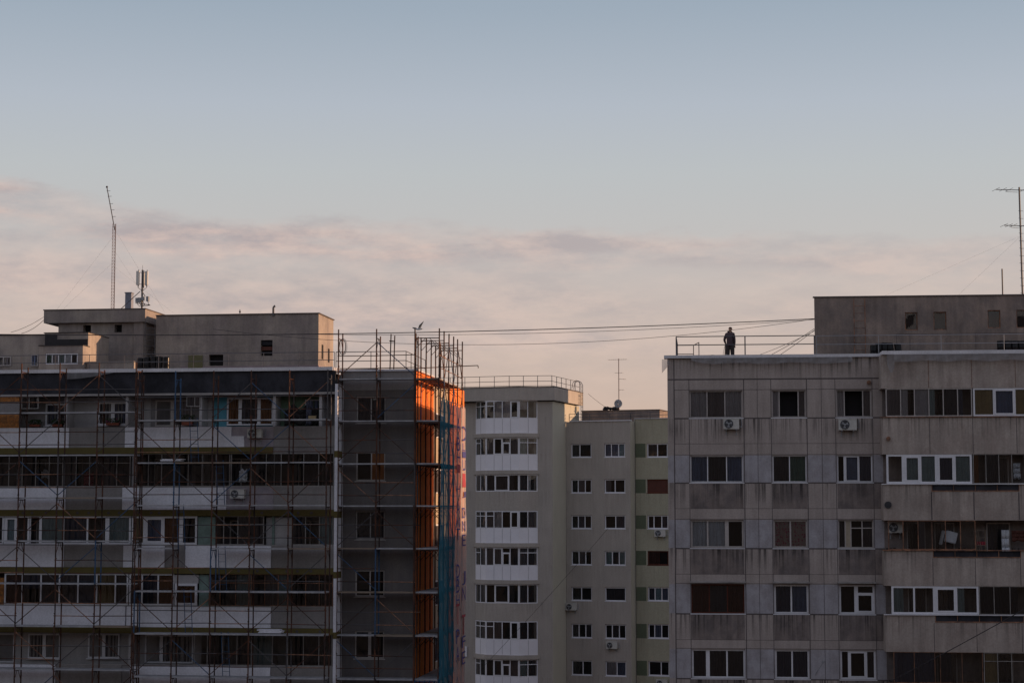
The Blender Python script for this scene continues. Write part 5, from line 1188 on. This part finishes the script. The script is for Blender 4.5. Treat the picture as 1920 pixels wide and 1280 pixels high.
# ------------------------------------------------------------------ person on the right roof
def skin_obj(name, mt, joints, edges, parent, root=0, sub=2):
    me = bpy.data.meshes.new(name); me.from_pydata([j[0] for j in joints], edges, []); o = bpy.data.objects.new(name, me); col.objects.link(o); o.parent = parent
    me.materials.append(M[mt])
    md = o.modifiers.new('skin', 'SKIN')
    if not me.skin_vertices: return o
    for i, j in enumerate(joints):
        r = j[1]; me.skin_vertices[0].data[i].radius = (r, r) if isinstance(r, (int, float)) else r
    me.skin_vertices[0].data[root].use_root = True; md.use_smooth_shade = True
    s = o.modifiers.new('sub', 'SUBSURF'); s.levels = s.render_levels = sub
    return o
def person():
    Y = 85.5; base = at(1370.5, 668, Y); bz = TOP_R
    r = Frame(1370.5, Y, 0); t = thing('person', r, (0, 0, bz), 'man standing on the right roof, dark jacket and trousers, seen from behind', 'person')
    t.rotation_euler = (0, 0, R(-20)); ORI[t.name] = (0, 0, 0)
    # local: x to the right, y away from the camera (he faces away), z up from the feet
    hx, sx = .10, .165
    LE, LW = (-sx - .095, -.05, 1.15), (-sx - .045, .03, .95); RE, RW = (sx + .05, -.02, 1.13), (sx + .035, .05, .90)
    J = [((0, 0, .93), .10), ((0, 0, 1.15), .10), ((0, -.01, 1.36), .11), ((0, .01, 1.50), .06), ((.01, .03, 1.56), .058),
         ((-hx, 0, .90), .08), ((-hx - .01, .015, .50), .06), ((-hx - .02, -.02, .09), .04), ((-hx - .02, .16, .03), .03),
         ((hx, 0, .90), .08), ((hx + .02, .01, .50), .06), ((hx + .03, -.02, .09), .04), ((hx + .05, .15, .03), .03),
         ((-sx, -.01, 1.40), .07), (LE, .045), (LW, .032), ((sx, -.01, 1.40), .07), (RE, .045), (RW, .032)]
    E = [(0, 1), (1, 2), (2, 3), (3, 4), (0, 5), (5, 6), (6, 7), (7, 8), (0, 9), (9, 10), (10, 11), (11, 12), (2, 13), (13, 14), (14, 15), (2, 16), (16, 17), (17, 18)]
    hp = [((.012, .035, 1.60), (.072, .082)), ((.014, .04, 1.66), (.078, .098)), ((.014, .035, 1.73), (.06, .075))]
    J += hp; E += [(4, 19), (19, 20), (20, 21)]
    # hands: palm and fingers
    for wrist, dx in ((15, .0), (18, .0)):
        w = Vector(J[wrist][0]); k = len(J); pal = w + Vector((.02 if wrist == 15 else -.01, .05, -.05)); J.append((tuple(pal), .026)); E.append((wrist, k))
        for f in range(4):
            q = pal + Vector((-.03 + .02 * f, .035, -.03 - .004 * f)); J.append((tuple(q), .0095)); E.append((k, len(J) - 1)); q2 = q + Vector((.004, .012, -.03 + .004 * abs(f - 1))); J.append((tuple(q2), .008)); E.append((len(J) - 2, len(J) - 1))
        q = w + Vector((.03 if wrist == 15 else -.03, .055, -.03)); J.append((tuple(q), .010)); E.append((k, len(J) - 1))
    skin_obj('body', 'skin', J, E, t)
    jk = [((.005, 0, .80), (.22, .175)), ((0, 0, 1.00), (.215, .165)), ((0, -.01, 1.2), (.21, .16)), ((0, -.01, 1.36), (.20, .15)), ((0, 0, 1.49), .11), ((.01, .01, 1.545), .095),
          ((-sx, -.01, 1.40), .09), (LE, .062), ((LW[0], LW[1], LW[2] + .03), .048), ((sx, -.01, 1.40), .09), (RE, .062), ((RW[0], RW[1], RW[2] + .03), .05)]
    skin_obj('jacket', 'jacket', jk, [(0, 1), (1, 2), (2, 3), (3, 4), (4, 5), (3, 6), (6, 7), (7, 8), (3, 9), (9, 10), (10, 11)], t)
    tr = [((0, 0, 1.10), (.17, .13)), ((0, 0, .93), (.20, .155)), ((-hx, 0, .80), .12), ((-hx - .01, .015, .48), .095), ((-hx - .02, -.01, .12), .078), ((hx, 0, .80), .12), ((hx + .01, .01, .48), .095), ((hx + .02, -.01, .12), .078)]
    skin_obj('trousers', 'trousers', tr, [(0, 1), (1, 2), (2, 3), (3, 4), (1, 5), (5, 6), (6, 7)], t)
    skin_obj('hair', 'hair', [((.014, .018, 1.655), (.082, .09)), ((.014, .03, 1.70), (.086, .102)), ((.014, .035, 1.745), (.062, .07))], [(0, 1), (1, 2)], t)
    for s in (-1, 1):
        b = MB(); b.ball((s * (hx + .03), .06, .05), .13, n=10, sq=(.42, 1.1, .42)); o = b.build('shoe', 'shoe', None, smooth=True); o.parent = t
    # ears and nose on the body's head
    b = MB()
    for s in (-1, 1): b.ball((.014 + s * .083, .03, 1.655), .028, n=8, sq=(.4, .7, 1.1))
    b.ball((.014, .135, 1.655), .018, n=8, sq=(.8, 1.2, 1.3)); o = b.build('ears_and_nose', 'skin', None, smooth=True); o.parent = t
    # tool: thin hose from his hand
    m = MB(); w0 = r.w(-.22, .05, bz + .95)
    m.path([tuple(w0 + Vector(p)) for p in ((0, 0, 0), (-.06, .0, -.25), (-.10, 0, -.5), (-.18, .05, -.72), (-.16, .1, -.93))], .008, 5)
    single(m, 'hose', 'cable', WORLD, 'thin hose hanging from the left hand of the man on the roof', 'hose')
    m = MB(); m.path([tuple(w0 + Vector(p)) for p in ((.02, 0, .0), (.0, 0, -.45), (-.03, 0, -.94))], .03, 6); single(m, 'stick', 'deck_wood', WORLD, 'stick-like tool held at his side by the man on the roof', 'tool')
person()
